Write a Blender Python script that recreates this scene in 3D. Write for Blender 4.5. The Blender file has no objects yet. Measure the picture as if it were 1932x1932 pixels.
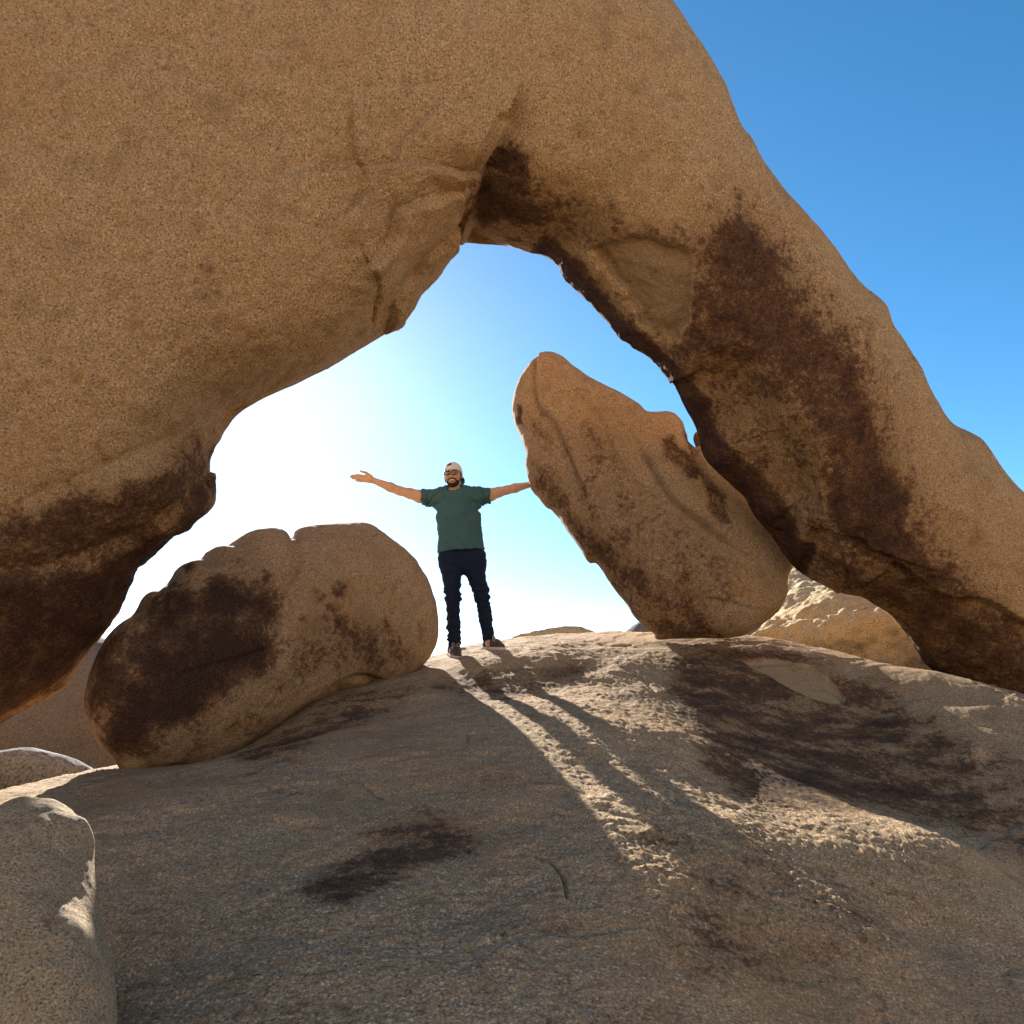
import bpy, math
import numpy as np
from mathutils import Vector

# ------------------------------------------------------------------ camera, sky, sun, exposure
FPX = 1459.0                      # focal length, in pixels of a 1932-pixel-wide picture
PITCH = math.radians(12.9)
CP, SP = math.cos(PITCH), math.sin(PITCH)
scene = bpy.context.scene
cam_data = bpy.data.cameras.new('camera')
cam_data.sensor_width = 36.0
cam_data.lens = 36.0 * FPX / 1932.0
cam_data.clip_start = 0.02
cam_data.clip_end = 3000.0
cam = bpy.data.objects.new('camera', cam_data)
scene.collection.objects.link(cam)
cam.location = (0, 0, 0)
cam.rotation_euler = (math.pi / 2 + PITCH, 0, 0)
scene.camera = cam


def ray(px, py):
    xc = (px - 966.0) / FPX
    yc = (966.0 - py) / FPX
    return np.array([xc, CP - SP * yc, SP + CP * yc])


SUN_PIX = (522, 690)              # where the sun stands, just behind the arch's edge
sd = ray(*SUN_PIX)
sd = sd / np.linalg.norm(sd)
SUN_EL = math.asin(sd[2])
SUN_AZ = math.atan2(sd[0], sd[1])  # from +Y, clockwise towards +X

world = bpy.data.worlds.new('World')
scene.world = world
world.use_nodes = True
wn = world.node_tree
wn.nodes.clear()
sky = wn.nodes.new('ShaderNodeTexSky')
sky.sky_type = 'NISHITA'
sky.sun_disc = False
sky.sun_elevation = SUN_EL
sky.sun_rotation = SUN_AZ
sky.altitude = 1200
sky.air_density = 0.7
sky.dust_density = 0.30
sky.ozone_density = 1.5
bgn = wn.nodes.new('ShaderNodeBackground')
bgn.inputs['Strength'].default_value = 0.077
wout = wn.nodes.new('ShaderNodeOutputWorld')
hsv = wn.nodes.new('ShaderNodeHueSaturation')      # the camera's rendering of the sky's blue
hsv.inputs['Saturation'].default_value = 1.27
hsv.inputs['Hue'].default_value = 0.489
wn.links.new(sky.outputs[0], hsv.inputs['Color'])
wn.links.new(hsv.outputs[0], bgn.inputs[0])
wn.links.new(bgn.outputs[0], wout.inputs[0])

sun_data = bpy.data.lights.new('sun', 'SUN')
sun_data.energy = 5.0
sun_data.angle = math.radians(0.53)
sun_data.color = (1.0, 0.965, 0.90)
sun = bpy.data.objects.new('sun', sun_data)
scene.collection.objects.link(sun)
sun.location = (-6, 20, 9)
sun.rotation_euler = Vector((-sd[0], -sd[1], -sd[2])).to_track_quat('-Z', 'Y').to_euler()

scene.view_settings.view_transform = 'Standard'
scene.view_settings.look = 'None'
scene.view_settings.gamma = 1.0
scene.view_settings.exposure = 1.74
scene.view_settings.use_curve_mapping = False
scene.cycles.max_bounces = 6
scene.cycles.diffuse_bounces = 2
scene.cycles.glossy_bounces = 2

# ------------------------------------------------------------------ helpers
COL = scene.collection


def at(px, py, y):
    """the point seen at a pixel of the photograph, y metres in front of the camera"""
    r = ray(px, py)
    return r * (y / r[1])


def to_pix(P):
    P = np.asarray(P)
    fwd = P[:, 1] * CP + P[:, 2] * SP
    up = -P[:, 1] * SP + P[:, 2] * CP
    fwd = np.maximum(fwd, 1e-3)
    return 966.0 + FPX * P[:, 0] / fwd, 966.0 - FPX * up / fwd


def _hash(ix, iy, iz, seed):
    h = (ix.astype(np.uint32) * np.uint32(374761393) + iy.astype(np.uint32) * np.uint32(668265263)
         + iz.astype(np.uint32) * np.uint32(2147483647) + np.uint32(seed * 974711 + 12345))
    h ^= h >> np.uint32(13)
    h *= np.uint32(1274126177)
    h ^= h >> np.uint32(16)
    h *= np.uint32(2246822519)
    h ^= h >> np.uint32(13)
    return h


_G = np.array([[1, 1, 0], [-1, 1, 0], [1, -1, 0], [-1, -1, 0], [1, 0, 1], [-1, 0, 1], [1, 0, -1], [-1, 0, -1],
               [0, 1, 1], [0, -1, 1], [0, 1, -1], [0, -1, -1], [1, 1, 0], [-1, 1, 0], [0, -1, 1], [0, -1, -1]], np.float32)


def perlin(P, seed=0):
    P = np.asarray(P, np.float32)
    i = np.floor(P).astype(np.int32)
    f = P - i
    w = f * f * f * (f * (f * 6 - 15) + 10)
    out = np.zeros(len(P), np.float32)
    for dx in (0, 1):
        wx = w[:, 0] if dx else 1 - w[:, 0]
        for dy in (0, 1):
            wy = w[:, 1] if dy else 1 - w[:, 1]
            for dz in (0, 1):
                wz = w[:, 2] if dz else 1 - w[:, 2]
                g = _G[_hash(i[:, 0] + dx, i[:, 1] + dy, i[:, 2] + dz, seed) & np.uint32(15)]
                out += wx * wy * wz * (g[:, 0] * (f[:, 0] - dx) + g[:, 1] * (f[:, 1] - dy) + g[:, 2] * (f[:, 2] - dz))
    return out


def fbm(P, scale, octaves=4, seed=0, gain=0.5):
    P = np.asarray(P) * scale
    out = np.zeros(len(P), np.float32)
    a = 1.0
    for o in range(octaves):
        out += a * perlin(P, seed + o * 17)
        P = P * 2.03 + 11.7
        a *= gain
    return out


def smooth(a, b, x):
    t = np.clip((x - a) / (b - a), 0, 1)
    return t * t * (3 - 2 * t)


def catmull(pts, n=4, closed=True):
    pts = np.asarray(pts, float)
    N = len(pts)
    out = []
    for i in range(N if closed else N - 1):
        if closed:
            p0, p1, p2, p3 = pts[(i - 1) % N], pts[i], pts[(i + 1) % N], pts[(i + 2) % N]
        else:
            p0, p1, p2, p3 = pts[max(i - 1, 0)], pts[i], pts[i + 1], pts[min(i + 2, N - 1)]
        for k in range(n):
            t = k / n
            out.append(0.5 * (2 * p1 + (p2 - p0) * t + (2 * p0 - 5 * p1 + 4 * p2 - p3) * t * t + (3 * p1 - p0 - 3 * p2 + p3) * t ** 3))
    if not closed:
        out.append(pts[-1])
    return np.array(out)


def seg_dist(X, Y, pts, closed):
    """distance to a polyline, plus which side (+ = left of its direction) of its nearest piece"""
    X = X.astype(np.float32); Y = Y.astype(np.float32)
    best = np.full(X.shape, 1e9, np.float32)
    side = np.zeros(X.shape, np.float32)
    n = len(pts)
    for i in range(n if closed else n - 1):
        ax, ay = pts[i]; bx, by = pts[(i + 1) % n]
        ex, ey = bx - ax, by - ay
        L = ex * ex + ey * ey + 1e-12
        t = np.clip(((X - ax) * ex + (Y - ay) * ey) / L, 0, 1)
        dx = X - (ax + t * ex); dy = Y - (ay + t * ey)
        d = dx * dx + dy * dy
        m = d < best
        best[m] = d[m]
        side[m] = np.sign(ex * dy - ey * dx)[m]
    return np.sqrt(best), side


def poly_sd(X, Y, pts):
    """signed distance, positive inside"""
    d, _ = seg_dist(X, Y, pts, True)
    ins = np.zeros(X.shape, bool)
    n = len(pts)
    for i in range(n):
        ax, ay = pts[i]; bx, by = pts[(i + 1) % n]
        if ay == by:
            continue
        c = ((ay > Y) != (by > Y)) & (X < (bx - ax) * (Y - ay) / (by - ay) + ax)
        ins ^= c
    return np.where(ins, d, -d)


def surface_nets(F):
    """closed quad mesh of F = 0, inside F > 0; vertices in index space"""
    S = F > 0
    nx, ny, nz = F.shape
    cnt = np.zeros((nx - 1, ny - 1, nz - 1), np.uint8)
    for a in (0, 1):
        for b in (0, 1):
            for c in (0, 1):
                cnt += S[a:nx - 1 + a, b:ny - 1 + b, c:nz - 1 + c]
    act = (cnt > 0) & (cnt < 8)
    idx = np.argwhere(act).astype(np.int32)
    ids = np.full(act.shape, -1, np.int32)
    ids[act] = np.arange(len(idx), dtype=np.int32)
    corners = [(a, b, c) for a in (0, 1) for b in (0, 1) for c in (0, 1)]
    val = {k: F[idx[:, 0] + k[0], idx[:, 1] + k[1], idx[:, 2] + k[2]] for k in corners}
    acc = np.zeros((len(idx), 3), np.float32)
    n = np.zeros(len(idx), np.float32)
    for p in corners:
        for ax in range(3):
            if p[ax]:
                continue
            q = list(p); q[ax] = 1; q = tuple(q)
            a, b = val[p], val[q]
            m = (a > 0) != (b > 0)
            t = np.where(m, a / np.where(m, a - b, 1), 0)
            for k in range(3):
                acc[:, k] += np.where(m, (p[k] + t) if k == ax else p[k], 0)
            n += m
    verts = idx + acc / n[:, None]
    faces = []
    for ax in range(3):
        s0 = [slice(None)] * 3; s1 = [slice(None)] * 3
        s0[ax] = slice(0, -1); s1[ax] = slice(1, None)
        A = S[tuple(s0)]
        E = A != S[tuple(s1)]
        o1, o2 = [k for k in range(3) if k != ax]
        e = np.argwhere(E)
        e = e[(e[:, o1] > 0) & (e[:, o2] > 0) & (e[:, o1] < F.shape[o1] - 1) & (e[:, o2] < F.shape[o2] - 1)]
        c = []
        for d1, d2 in ((-1, -1), (0, -1), (0, 0), (-1, 0)):
            q = e.copy(); q[:, o1] += d1; q[:, o2] += d2
            c.append(ids[q[:, 0], q[:, 1], q[:, 2]])
        f = np.stack(c, 1)
        flip = A[e[:, 0], e[:, 1], e[:, 2]]
        if ax == 1:
            flip = ~flip
        f[flip] = f[flip][:, ::-1]
        faces.append(f)
    return verts, np.concatenate(faces)


def link_mesh(name, V, Fc, mat=None, parent=None, attrs=None, shade=True):
    """one mesh object; its origin is put at the middle of its base"""
    V = np.asarray(V, np.float64)
    base = np.array([(V[:, 0].min() + V[:, 0].max()) / 2, (V[:, 1].min() + V[:, 1].max()) / 2, V[:, 2].min()])
    top = parent
    while top is not None and top.parent is not None:
        top = top.parent
    off = np.array(top['base']) if top is not None and 'base' in top.keys() else None
    if parent is not None:
        base = np.zeros(3) if off is None else off
    L = (V - base).astype(np.float32)
    me = bpy.data.meshes.new(name)
    if isinstance(Fc, np.ndarray):
        k = Fc.shape[1]
        me.vertices.add(len(L)); me.vertices.foreach_set('co', L.ravel())
        me.loops.add(Fc.size); me.loops.foreach_set('vertex_index', Fc.astype(np.int32).ravel())
        me.polygons.add(len(Fc)); me.polygons.foreach_set('loop_start', np.arange(0, Fc.size, k, dtype=np.int32))
    else:
        me.from_pydata([tuple(v) for v in L], [], [tuple(f) for f in Fc])
    me.update(calc_edges=True)
    me.validate()
    if shade:
        me.polygons.foreach_set('use_smooth', np.ones(len(me.polygons), bool))
    for k, a in (attrs or {}).items():
        at_ = me.attributes.new(k, 'FLOAT', 'POINT')
        at_.data.foreach_set('value', np.asarray(a, np.float32))
    if mat:
        me.materials.append(mat)
    o = bpy.data.objects.new(name, me)
    COL.objects.link(o)
    if parent is None:
        o.location = base
    else:
        o.parent = parent
    return o


def normals(V, Fq):
    n = np.cross(V[Fq[:, 2]] - V[Fq[:, 0]], V[Fq[:, 3]] - V[Fq[:, 1]])
    N = np.zeros_like(V)
    for k in range(4):
        for c in range(3):
            N[:, c] += np.bincount(Fq[:, k], n[:, c], len(V))
    return N / np.maximum(np.linalg.norm(N, axis=1, keepdims=True), 1e-9)


def tag(o, label=None, cat=None, group=None, kind=None):
    if label: o['label'] = label
    if cat: o['category'] = cat
    if group: o['group'] = group
    if kind: o['kind'] = kind
    return o


# ------------------------------------------------------------------ materials
class NT:
    def __init__(self, name):
        self.m = bpy.data.materials.new(name)
        self.m.use_nodes = True
        self.t = self.m.node_tree
        self.t.nodes.clear()
        self.out = self.n('ShaderNodeOutputMaterial')
        self.b = self.n('ShaderNodeBsdfPrincipled')
        self.link(self.b.outputs[0], self.out.inputs[0])

    def n(self, typ, **kw):
        nd = self.t.nodes.new(typ)
        for k, v in kw.items():
            setattr(nd, k, v)
        return nd

    def link(self, a, b):
        self.t.links.new(a, b)

    def put(self, sock, v):
        if isinstance(v, bpy.types.NodeSocket):
            self.link(v, sock)
        elif isinstance(v, tuple) and len(v) == 3 and sock.type == 'RGBA':
            sock.default_value = (*v, 1)
        else:
            sock.default_value = v

    def noise(self, vec, scale, detail=2, rough=0.5, dist=0.0):
        nd = self.n('ShaderNodeTexNoise')
        self.link(vec, nd.inputs['Vector'])
        nd.inputs['Scale'].default_value = scale
        nd.inputs['Detail'].default_value = detail
        nd.inputs['Roughness'].default_value = rough
        nd.inputs['Distortion'].default_value = dist
        return nd.outputs[0]

    def ramp(self, fac, stops, interp='LINEAR'):
        nd = self.n('ShaderNodeValToRGB')
        nd.color_ramp.interpolation = interp
        cr = nd.color_ramp
        while len(cr.elements) > 1:
            cr.elements.remove(cr.elements[-1])
        for i, (p, c) in enumerate(stops):
            e = cr.elements[0] if i == 0 else cr.elements.new(p)
            e.position = p
            e.color = (*c, 1) if isinstance(c, tuple) else (c, c, c, 1)
        self.link(fac, nd.inputs[0])
        return nd.outputs[0]

    def mix(self, fac, a, b, blend='MIX'):
        nd = self.n('ShaderNodeMix', data_type='RGBA', blend_type=blend)
        self.put(nd.inputs['Factor'], fac)
        self.put(nd.inputs[6], a)
        self.put(nd.inputs[7], b)
        return nd.outputs[2]

    def math(self, op, a, b=0.0, c=0.0, clamp=False):
        nd = self.n('ShaderNodeMath', operation=op, use_clamp=clamp)
        self.put(nd.inputs[0], a); self.put(nd.inputs[1], b); self.put(nd.inputs[2], c)
        return nd.outputs[0]

    def attr(self, name):
        nd = self.n('ShaderNodeAttribute', attribute_name=name)
        return nd.outputs['Fac']

    def bump(self, h, strength, dist, normal=None):
        nd = self.n('ShaderNodeBump')
        nd.inputs['Strength'].default_value = strength
        nd.inputs['Distance'].default_value = dist
        self.link(h, nd.inputs['Height'])
        if normal is not None:
            self.link(normal, nd.inputs['Normal'])
        return nd.outputs[0]

    def coords(self, scale=None):
        nd = self.n('ShaderNodeTexCoord')
        if scale is None:
            return nd.outputs['Object']
        m = self.n('ShaderNodeMapping')
        m.inputs['Scale'].default_value = scale
        self.link(nd.outputs['Object'], m.inputs[0])
        return m.outputs[0]


def granite(name, base=(0.40, 0.25, 0.135), light=(0.62, 0.47, 0.31), dark=(0.10, 0.055, 0.03), grain=60.0,
            varnish_shade=(0.034, 0.016, 0.012), scar=(0.34, 0.218, 0.118), mott=0.5, bump=1.0):
    """weathered granite: crystal grain, broad mottling, desert varnish with painted shade, and fresh scars from mesh attributes"""
    t = NT(name)
    co = t.coords()
    g1 = t.noise(co, grain, 3, 0.7)
    fine = t.noise(co, 26.0, 4, 0.75)
    big = t.attr('big')      # broad and middle-sized unevenness of the rock's colour, -0.5..0.5
    mid = t.attr('mid')
    col = t.ramp(g1, [(0.30, dark), (0.40, tuple(0.5 * a + 0.3 * b for a, b in zip(base, dark))), (0.48, base), (0.56, base),
                      (0.66, light)])
    rust = tuple(a * k for a, k in zip(base, (0.80, 0.64, 0.50)))
    pale = tuple(min(1, a * k) for a, k in zip(base, (1.12, 1.22, 1.38)))
    bigm = t.math('MULTIPLY_ADD', big, 1.1 * mott, 0.12 * mott, clamp=True)
    col = t.mix(bigm, col, rust)
    mf = t.math('ADD', mid, t.math('MULTIPLY', t.math('SUBTRACT', fine, 0.5), 0.8))
    col = t.mix(t.math('MULTIPLY', mf, 1.3 * mott, clamp=True), col, pale)
    col = t.mix(t.math('MULTIPLY', mf, -1.7 * mott, clamp=True), col, tuple(0.42 * c for c in base))
    sc_n = t.math('MULTIPLY_ADD', mf, 0.25, t.attr('scar'))
    scm = t.ramp(sc_n, [(0.42, 0.0), (0.58, 1.0)])
    scc = t.mix(t.ramp(g1, [(0.35, 0.0), (0.65, 1.0)]), tuple(0.7 * c for c in scar), tuple(1.2 * c for c in scar))
    col = t.mix(scm, col, scc)
    irm = t.ramp(t.math('MULTIPLY_ADD', mf, 0.8, t.attr('iron_bounce')), [(0.35, 0.0), (0.8, 0.75)])
    col = t.mix(irm, col, t.mix(g1, (0.22, 0.09, 0.02), (0.62, 0.33, 0.11)))
    vn = t.math('MULTIPLY_ADD', mid, 0.45, t.attr('varnish_shade'))
    vn = t.math('MULTIPLY_ADD', t.math('SUBTRACT', fine, 0.5), 1.35, vn)
    brown = tuple(x * k for x, k in zip(base, (0.32, 0.25, 0.22)))
    col = t.mix(t.ramp(vn, [(0.10, 0.0), (0.60, 0.9)]), col, t.mix(t.ramp(g1, [(0.34, 0.0), (0.70, 1.0)]), tuple(0.55 * c for c in brown), tuple(1.7 * c for c in brown)))
    vm = t.ramp(vn, [(0.40, 0.0), (0.66, 0.5), (1.0, 0.95)])
    vcol = t.mix(t.ramp(g1, [(0.40, 0.0), (0.74, 1.0)]), varnish_shade, tuple(min(1, 3.0 * c) for c in varnish_shade))
    col = t.mix(vm, col, vcol)
    t.link(col, t.b.inputs['Base Color'])
    t.b.inputs['Roughness'].default_value = 0.92
    t.b.inputs['Specular IOR Level'].default_value = 0.06
    h = t.math('MULTIPLY_ADD', fine, 1.6, g1)
    t.link(t.bump(h, 0.8 * bump, 0.016), t.b.inputs['Normal'])
    return t.m


M = {}
M['arch'] = granite('granite_arch', base=(0.475, 0.292, 0.145), light=(0.72, 0.52, 0.31), dark=(0.11, 0.06, 0.031), grain=88)
M['boulder'] = granite('granite_boulder', varnish_shade=(0.028, 0.015, 0.011), base=(0.44, 0.285, 0.160), light=(0.68, 0.50, 0.33), dark=(0.11, 0.06, 0.031), grain=92)
M['slab'] = granite('granite_slab', base=(0.45, 0.295, 0.155), light=(0.82, 0.68, 0.50), dark=(0.10, 0.062, 0.034), grain=110, varnish_shade=(0.040, 0.026, 0.019), scar=(0.40, 0.275, 0.155), bump=0.45)
M['corner'] = granite('granite_corner', base=(0.46, 0.335, 0.20), light=(0.70, 0.56, 0.40), grain=170, mott=0.2)
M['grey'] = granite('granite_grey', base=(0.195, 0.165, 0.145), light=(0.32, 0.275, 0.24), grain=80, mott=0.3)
M['pale'] = granite('granite_pale', base=(0.62, 0.47, 0.27), light=(0.76, 0.64, 0.44), grain=95, mott=0.35)
M['blue'] = granite('granite_bluish', base=(0.26, 0.255, 0.245), light=(0.42, 0.40, 0.37), grain=40, mott=0.3)


def sand():
    t = NT('desert_sand')
    co = t.coords()
    a = t.noise(co, 0.35, 6, 0.6)
    b = t.noise(co, 14.0, 4, 0.7)
    col = t.mix(t.ramp(a, [(0.35, 0.0), (0.65, 1.0)]), (0.42, 0.30, 0.18), (0.54, 0.41, 0.27))
    col = t.mix(t.math('MULTIPLY', t.ramp(b, [(0.3, 1.0), (0.5, 0.0)]), 0.5), col, (0.2, 0.13, 0.08))
    t.link(col, t.b.inputs['Base Color'])
    t.b.inputs['Roughness'].default_value = 0.95
    t.link(t.bump(b, 0.6, 0.03), t.b.inputs['Normal'])
    return t.m


M['sand'] = sand()


# ------------------------------------------------------------------ rocks from outlines
class Plane:
    """an upright plane y = y0 + k x (leaning back by `lean`), the middle of a rock"""
    def __init__(self, y0, k=0.0, lean=0.0):
        U = np.array([1, k, 0.0]); U /= np.linalg.norm(U)
        V = np.array([0, lean, 1.0]); V -= U * V.dot(U); V /= np.linalg.norm(V)
        W = np.cross(V, U)
        if W[1] < 0: W = -W
        self.O = np.array([0, y0, 0.0]); self.U, self.V, self.W = U, V, W

    def pt(self, px, py):
        r = ray(px, py)
        return r * (self.O.dot(self.W) / r.dot(self.W))

    def uv(self, px, py):
        P = self.pt(px, py) - self.O
        return np.array([P.dot(self.U), P.dot(self.V)])


def inflate_field(poly, h, wm):
    """squared half-thickness over the outline: round in section, saturating at wm"""
    lo = poly.min(0) - 4 * h; hi = poly.max(0) + 4 * h
    nu, nv = (np.ceil((hi - lo) / h)).astype(int) + 1
    u = lo[0] + h * np.arange(nu); v = lo[1] + h * np.arange(nv)
    X, Y = np.meshgrid(u, v, indexing='ij')
    D = poly_sd(X, Y, poly)
    # coarse Poisson solve
    hc = max((hi - lo).max() / 75.0, h)
    cu = np.arange(lo[0], hi[0] + hc, hc); cv = np.arange(lo[1], hi[1] + hc, hc)
    CX, CY = np.meshgrid(cu, cv, indexing='ij')
    CD = poly_sd(CX, CY, poly)
    ins = CD > 0
    ins[0] = ins[-1] = False; ins[:, 0] = ins[:, -1] = False
    H = np.zeros(CX.shape); insf = ins[1:-1, 1:-1].astype(float)
    for it in range(2200):
        H[1:-1, 1:-1] = 0.25 * (H[:-2, 1:-1] + H[2:, 1:-1] + H[1:-1, :-2] + H[1:-1, 2:] + hc * hc) * insf
    good = CD > 1.3 * hc
    Q = np.where(good, 2 * H / np.maximum(CD, 1e-6), 0)
    Wt = good.astype(float)
    for it in range(400):
        qs = np.zeros_like(Q); ws = np.zeros_like(Q)
        for s, a in ((1, 0), (-1, 0), (1, 1), (-1, 1)):
            qs += np.roll(Q * (Wt > 0), s, a); ws += np.roll((Wt > 0).astype(float), s, a)
        fillm = (~good) & (ws > 0)
        Q = np.where(fillm, qs / np.maximum(ws, 1), Q)
        Wt = np.where(fillm, 1.0, Wt)
        if it > 60 and (Wt > 0).all():
            break
    # bilinear upsample
    fu = np.clip((u - lo[0]) / hc, 0, len(cu) - 1.001); fv = np.clip((v - lo[1]) / hc, 0, len(cv) - 1.001)
    iu = fu.astype(int); iv = fv.astype(int)
    au = (fu - iu)[:, None]; av = (fv - iv)[None]
    q = (Q[iu][:, iv] * (1 - au) * (1 - av) + Q[iu + 1][:, iv] * au * (1 - av) + Q[iu][:, iv + 1] * (1 - au) * av + Q[iu + 1][:, iv + 1] * au * av)
    G = np.maximum(q, 0.02) * D
    G = np.where(G > 0, wm * wm * (1 - np.exp(-np.maximum(G, 0) / (wm * wm))), G)
    return lo, u, v, G.astype(np.float32)


def fit_outline(outline, plane, h, wm, kf, kb, sub, iters=3):
    """draw the middle outline in so that the swelling sides end where the photograph's contour is"""
    goal = catmull(outline, sub)
    nxt = np.roll(goal, -1, 0) - np.roll(goal, 1, 0)
    nrm = np.c_[nxt[:, 1], -nxt[:, 0]] / np.maximum(np.linalg.norm(nxt, axis=1, keepdims=True), 1e-6)
    tan = np.c_[-nrm[:, 1], nrm[:, 0]]
    if poly_sd(goal[:, 0] + nrm[:, 0] * 2, goal[:, 1] + nrm[:, 1] * 2, goal).mean() > 0:
        nrm = -nrm
    cur = goal.copy()
    inner = (goal[:, 0] > -500) & (goal[:, 0] < 2300) & (goal[:, 1] > -250) & (goal[:, 1] < 2200)
    for it in range(iters):
        P, Q, ww = _rock_core(np.array([plane.uv(*p) for p in cur]), plane, h, wm, kf, kb)
        px, py = to_pix(P)
        ex = np.zeros(len(goal))
        for i in np.nonzero(inner)[0]:
            a = (px - goal[i, 0]) * nrm[i, 0] + (py - goal[i, 1]) * nrm[i, 1]
            b = (px - goal[i, 0]) * tan[i, 0] + (py - goal[i, 1]) * tan[i, 1]
            m = (np.abs(b) < 9) & (a > -110) & (a < 110)
            if m.any():
                ex[i] = np.clip(a[m].max(), -40, 60)
        for k in range(3):
            ex = 0.25 * np.roll(ex, 1) + 0.5 * ex + 0.25 * np.roll(ex, -1)
        cur = cur - nrm * (0.85 * ex)[:, None]
    return cur


def rock_mesh(outline, plane, h, wm=1.0, kf=1.0, kb=1.0, sub=4):
    hc = max(h, 0.045 if h < 0.04 else h)
    cur = fit_outline(outline, plane, hc if h > 0.01 else h * 2, wm, kf, kb, sub)
    return _rock_core(np.array([plane.uv(*p) for p in cur]), plane, h, wm, kf, kb)


def _rock_core(poly, plane, h, wm, kf, kb):
    lo, u, v, G = inflate_field(poly, h, wm)
    gm = math.sqrt(max(G.max(), 1e-4))
    w = np.arange(-gm * kf - 3 * h, gm * kb + 4 * h, h)
    W2 = np.where(w < 0, w / kf, w / kb) ** 2
    F = G[:, :, None] - W2[None, None, :].astype(np.float32)
    V, Q = surface_nets(F)
    uu = lo[0] + V[:, 0] * h; vv = lo[1] + V[:, 1] * h; ww = w[0] + V[:, 2] * h
    P = plane.O + uu[:, None] * plane.U + vv[:, None] * plane.V + ww[:, None] * plane.W
    return P, Q, ww


def front_weight(P, N):
    """1 on the side of a rock that faces where the photographer stood, 0 on its far side"""
    d = -P / np.linalg.norm(P, axis=1, keepdims=True)
    return smooth(-0.25, 0.05, (N * d).sum(1))


def soft_poly(px, py, pts, soft):
    return smooth(-soft, soft, poly_sd(px, py, np.array(pts, float)))


def crease(px, py, pts, width, wob=None):
    X, Y = (px, py) if wob is None else (px + wob[0], py + wob[1])
    d, s = seg_dist(X, Y, catmull(pts, 4, False), False)
    return np.exp(-(d / width) ** 2), d, s


def line_fade(px, py, pts, r):
    d, s = seg_dist(px, py, np.array(pts, float), False)
    return 1 - smooth(0, r, d), s


def split_front(P, Q, fw):
    """each face on the near side becomes four, so that cracks and flakes can be cut finely"""
    px, py = to_pix(P)
    ok = (fw > 0.02) & (px > -60) & (px < 1992) & (py > -60) & (py < 1992)
    sel = ok[Q].all(1)
    A, B = Q[sel], Q[~sel]
    E = np.stack([A, np.roll(A, -1, 1)], -1).reshape(-1, 2)
    E = np.sort(E, 1).astype(np.int64)
    key = E[:, 0] * len(P) + E[:, 1]
    uk, inv = np.unique(key, return_inverse=True)
    a, b = uk // len(P), uk % len(P)
    n0 = len(P)
    N = normals(P, Q)
    # edge middles lifted onto the curve the two end normals describe
    ed = P[b] - P[a]
    lift = 0.125 * ((ed * N[a]).sum(1) - (ed * N[b]).sum(1)) * -1.0
    nm = N[a] + N[b]; nm /= np.maximum(np.linalg.norm(nm, axis=1, keepdims=True), 1e-9)
    M1 = 0.5 * (P[a] + P[b]) + nm * lift[:, None] * -1.0
    C = 0.25 * (M1[inv.reshape(-1, 4)].sum(1)) 
    m = n0 + inv.reshape(-1, 4)
    c = n0 + len(M1) + np.arange(len(A))
    F = np.concatenate([np.stack([A[:, k], m[:, k], c, m[:, k - 1]], 1) for k in range(4)])
    return np.vstack([P, M1, C]), np.vstack([F, B])


def make_rock(name, outline, plane, h, mat, wm=1.0, kf=1.0, kb=1.0, seed=1, rough=1.0, feats=None, big=1.0, sub=4, fine=False):
    P, Q, ww = rock_mesh(outline, plane, h, wm, kf, kb, sub)
    N = normals(P, Q)
    if fine:
        P, Q = split_front(P, Q, front_weight(P, N))
        N = normals(P, Q)
    px, py = to_pix(P)
    fw = front_weight(P, N)
    rim = smooth(-0.05, 0.35, (N * -P).sum(1) / np.linalg.norm(P, axis=1))
    disp = 0.05 * big * fbm(P, 0.9, 3, seed) + (0.3 + 0.7 * rim) * (0.016 * rough * fbm(P, 3.2, 3, seed + 50) + 0.007 * rough * fbm(P, 13.0, 3, seed + 90))
    A = {k: np.zeros(len(P), np.float32) for k in ('varnish_shade', 'scar', 'iron_bounce')}
    if feats:
        wob = (6 * fbm(P, 2.5, 4, seed + 7), 6 * fbm(P, 2.5, 4, seed + 31))
        disp = disp + feats(px, py, P, N, fw, A, wob)
    A['big'] = 0.6 * fbm(P, 1.1, 3, seed + 3)
    A['mid'] = 0.6 * fbm(P, 6.0, 3, seed + 5)
    P = P + N * disp[:, None]
    return link_mesh(name, P, Q, mat, attrs=A)


# ------------------------------------------------------------------ the big rock slab underfoot
ARCH = Plane(6.1, 0.16, -0.27)
LEFT = Plane(7.6, 0.9)
LEAN = Plane(7.12, -0.24, 0.0)

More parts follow.
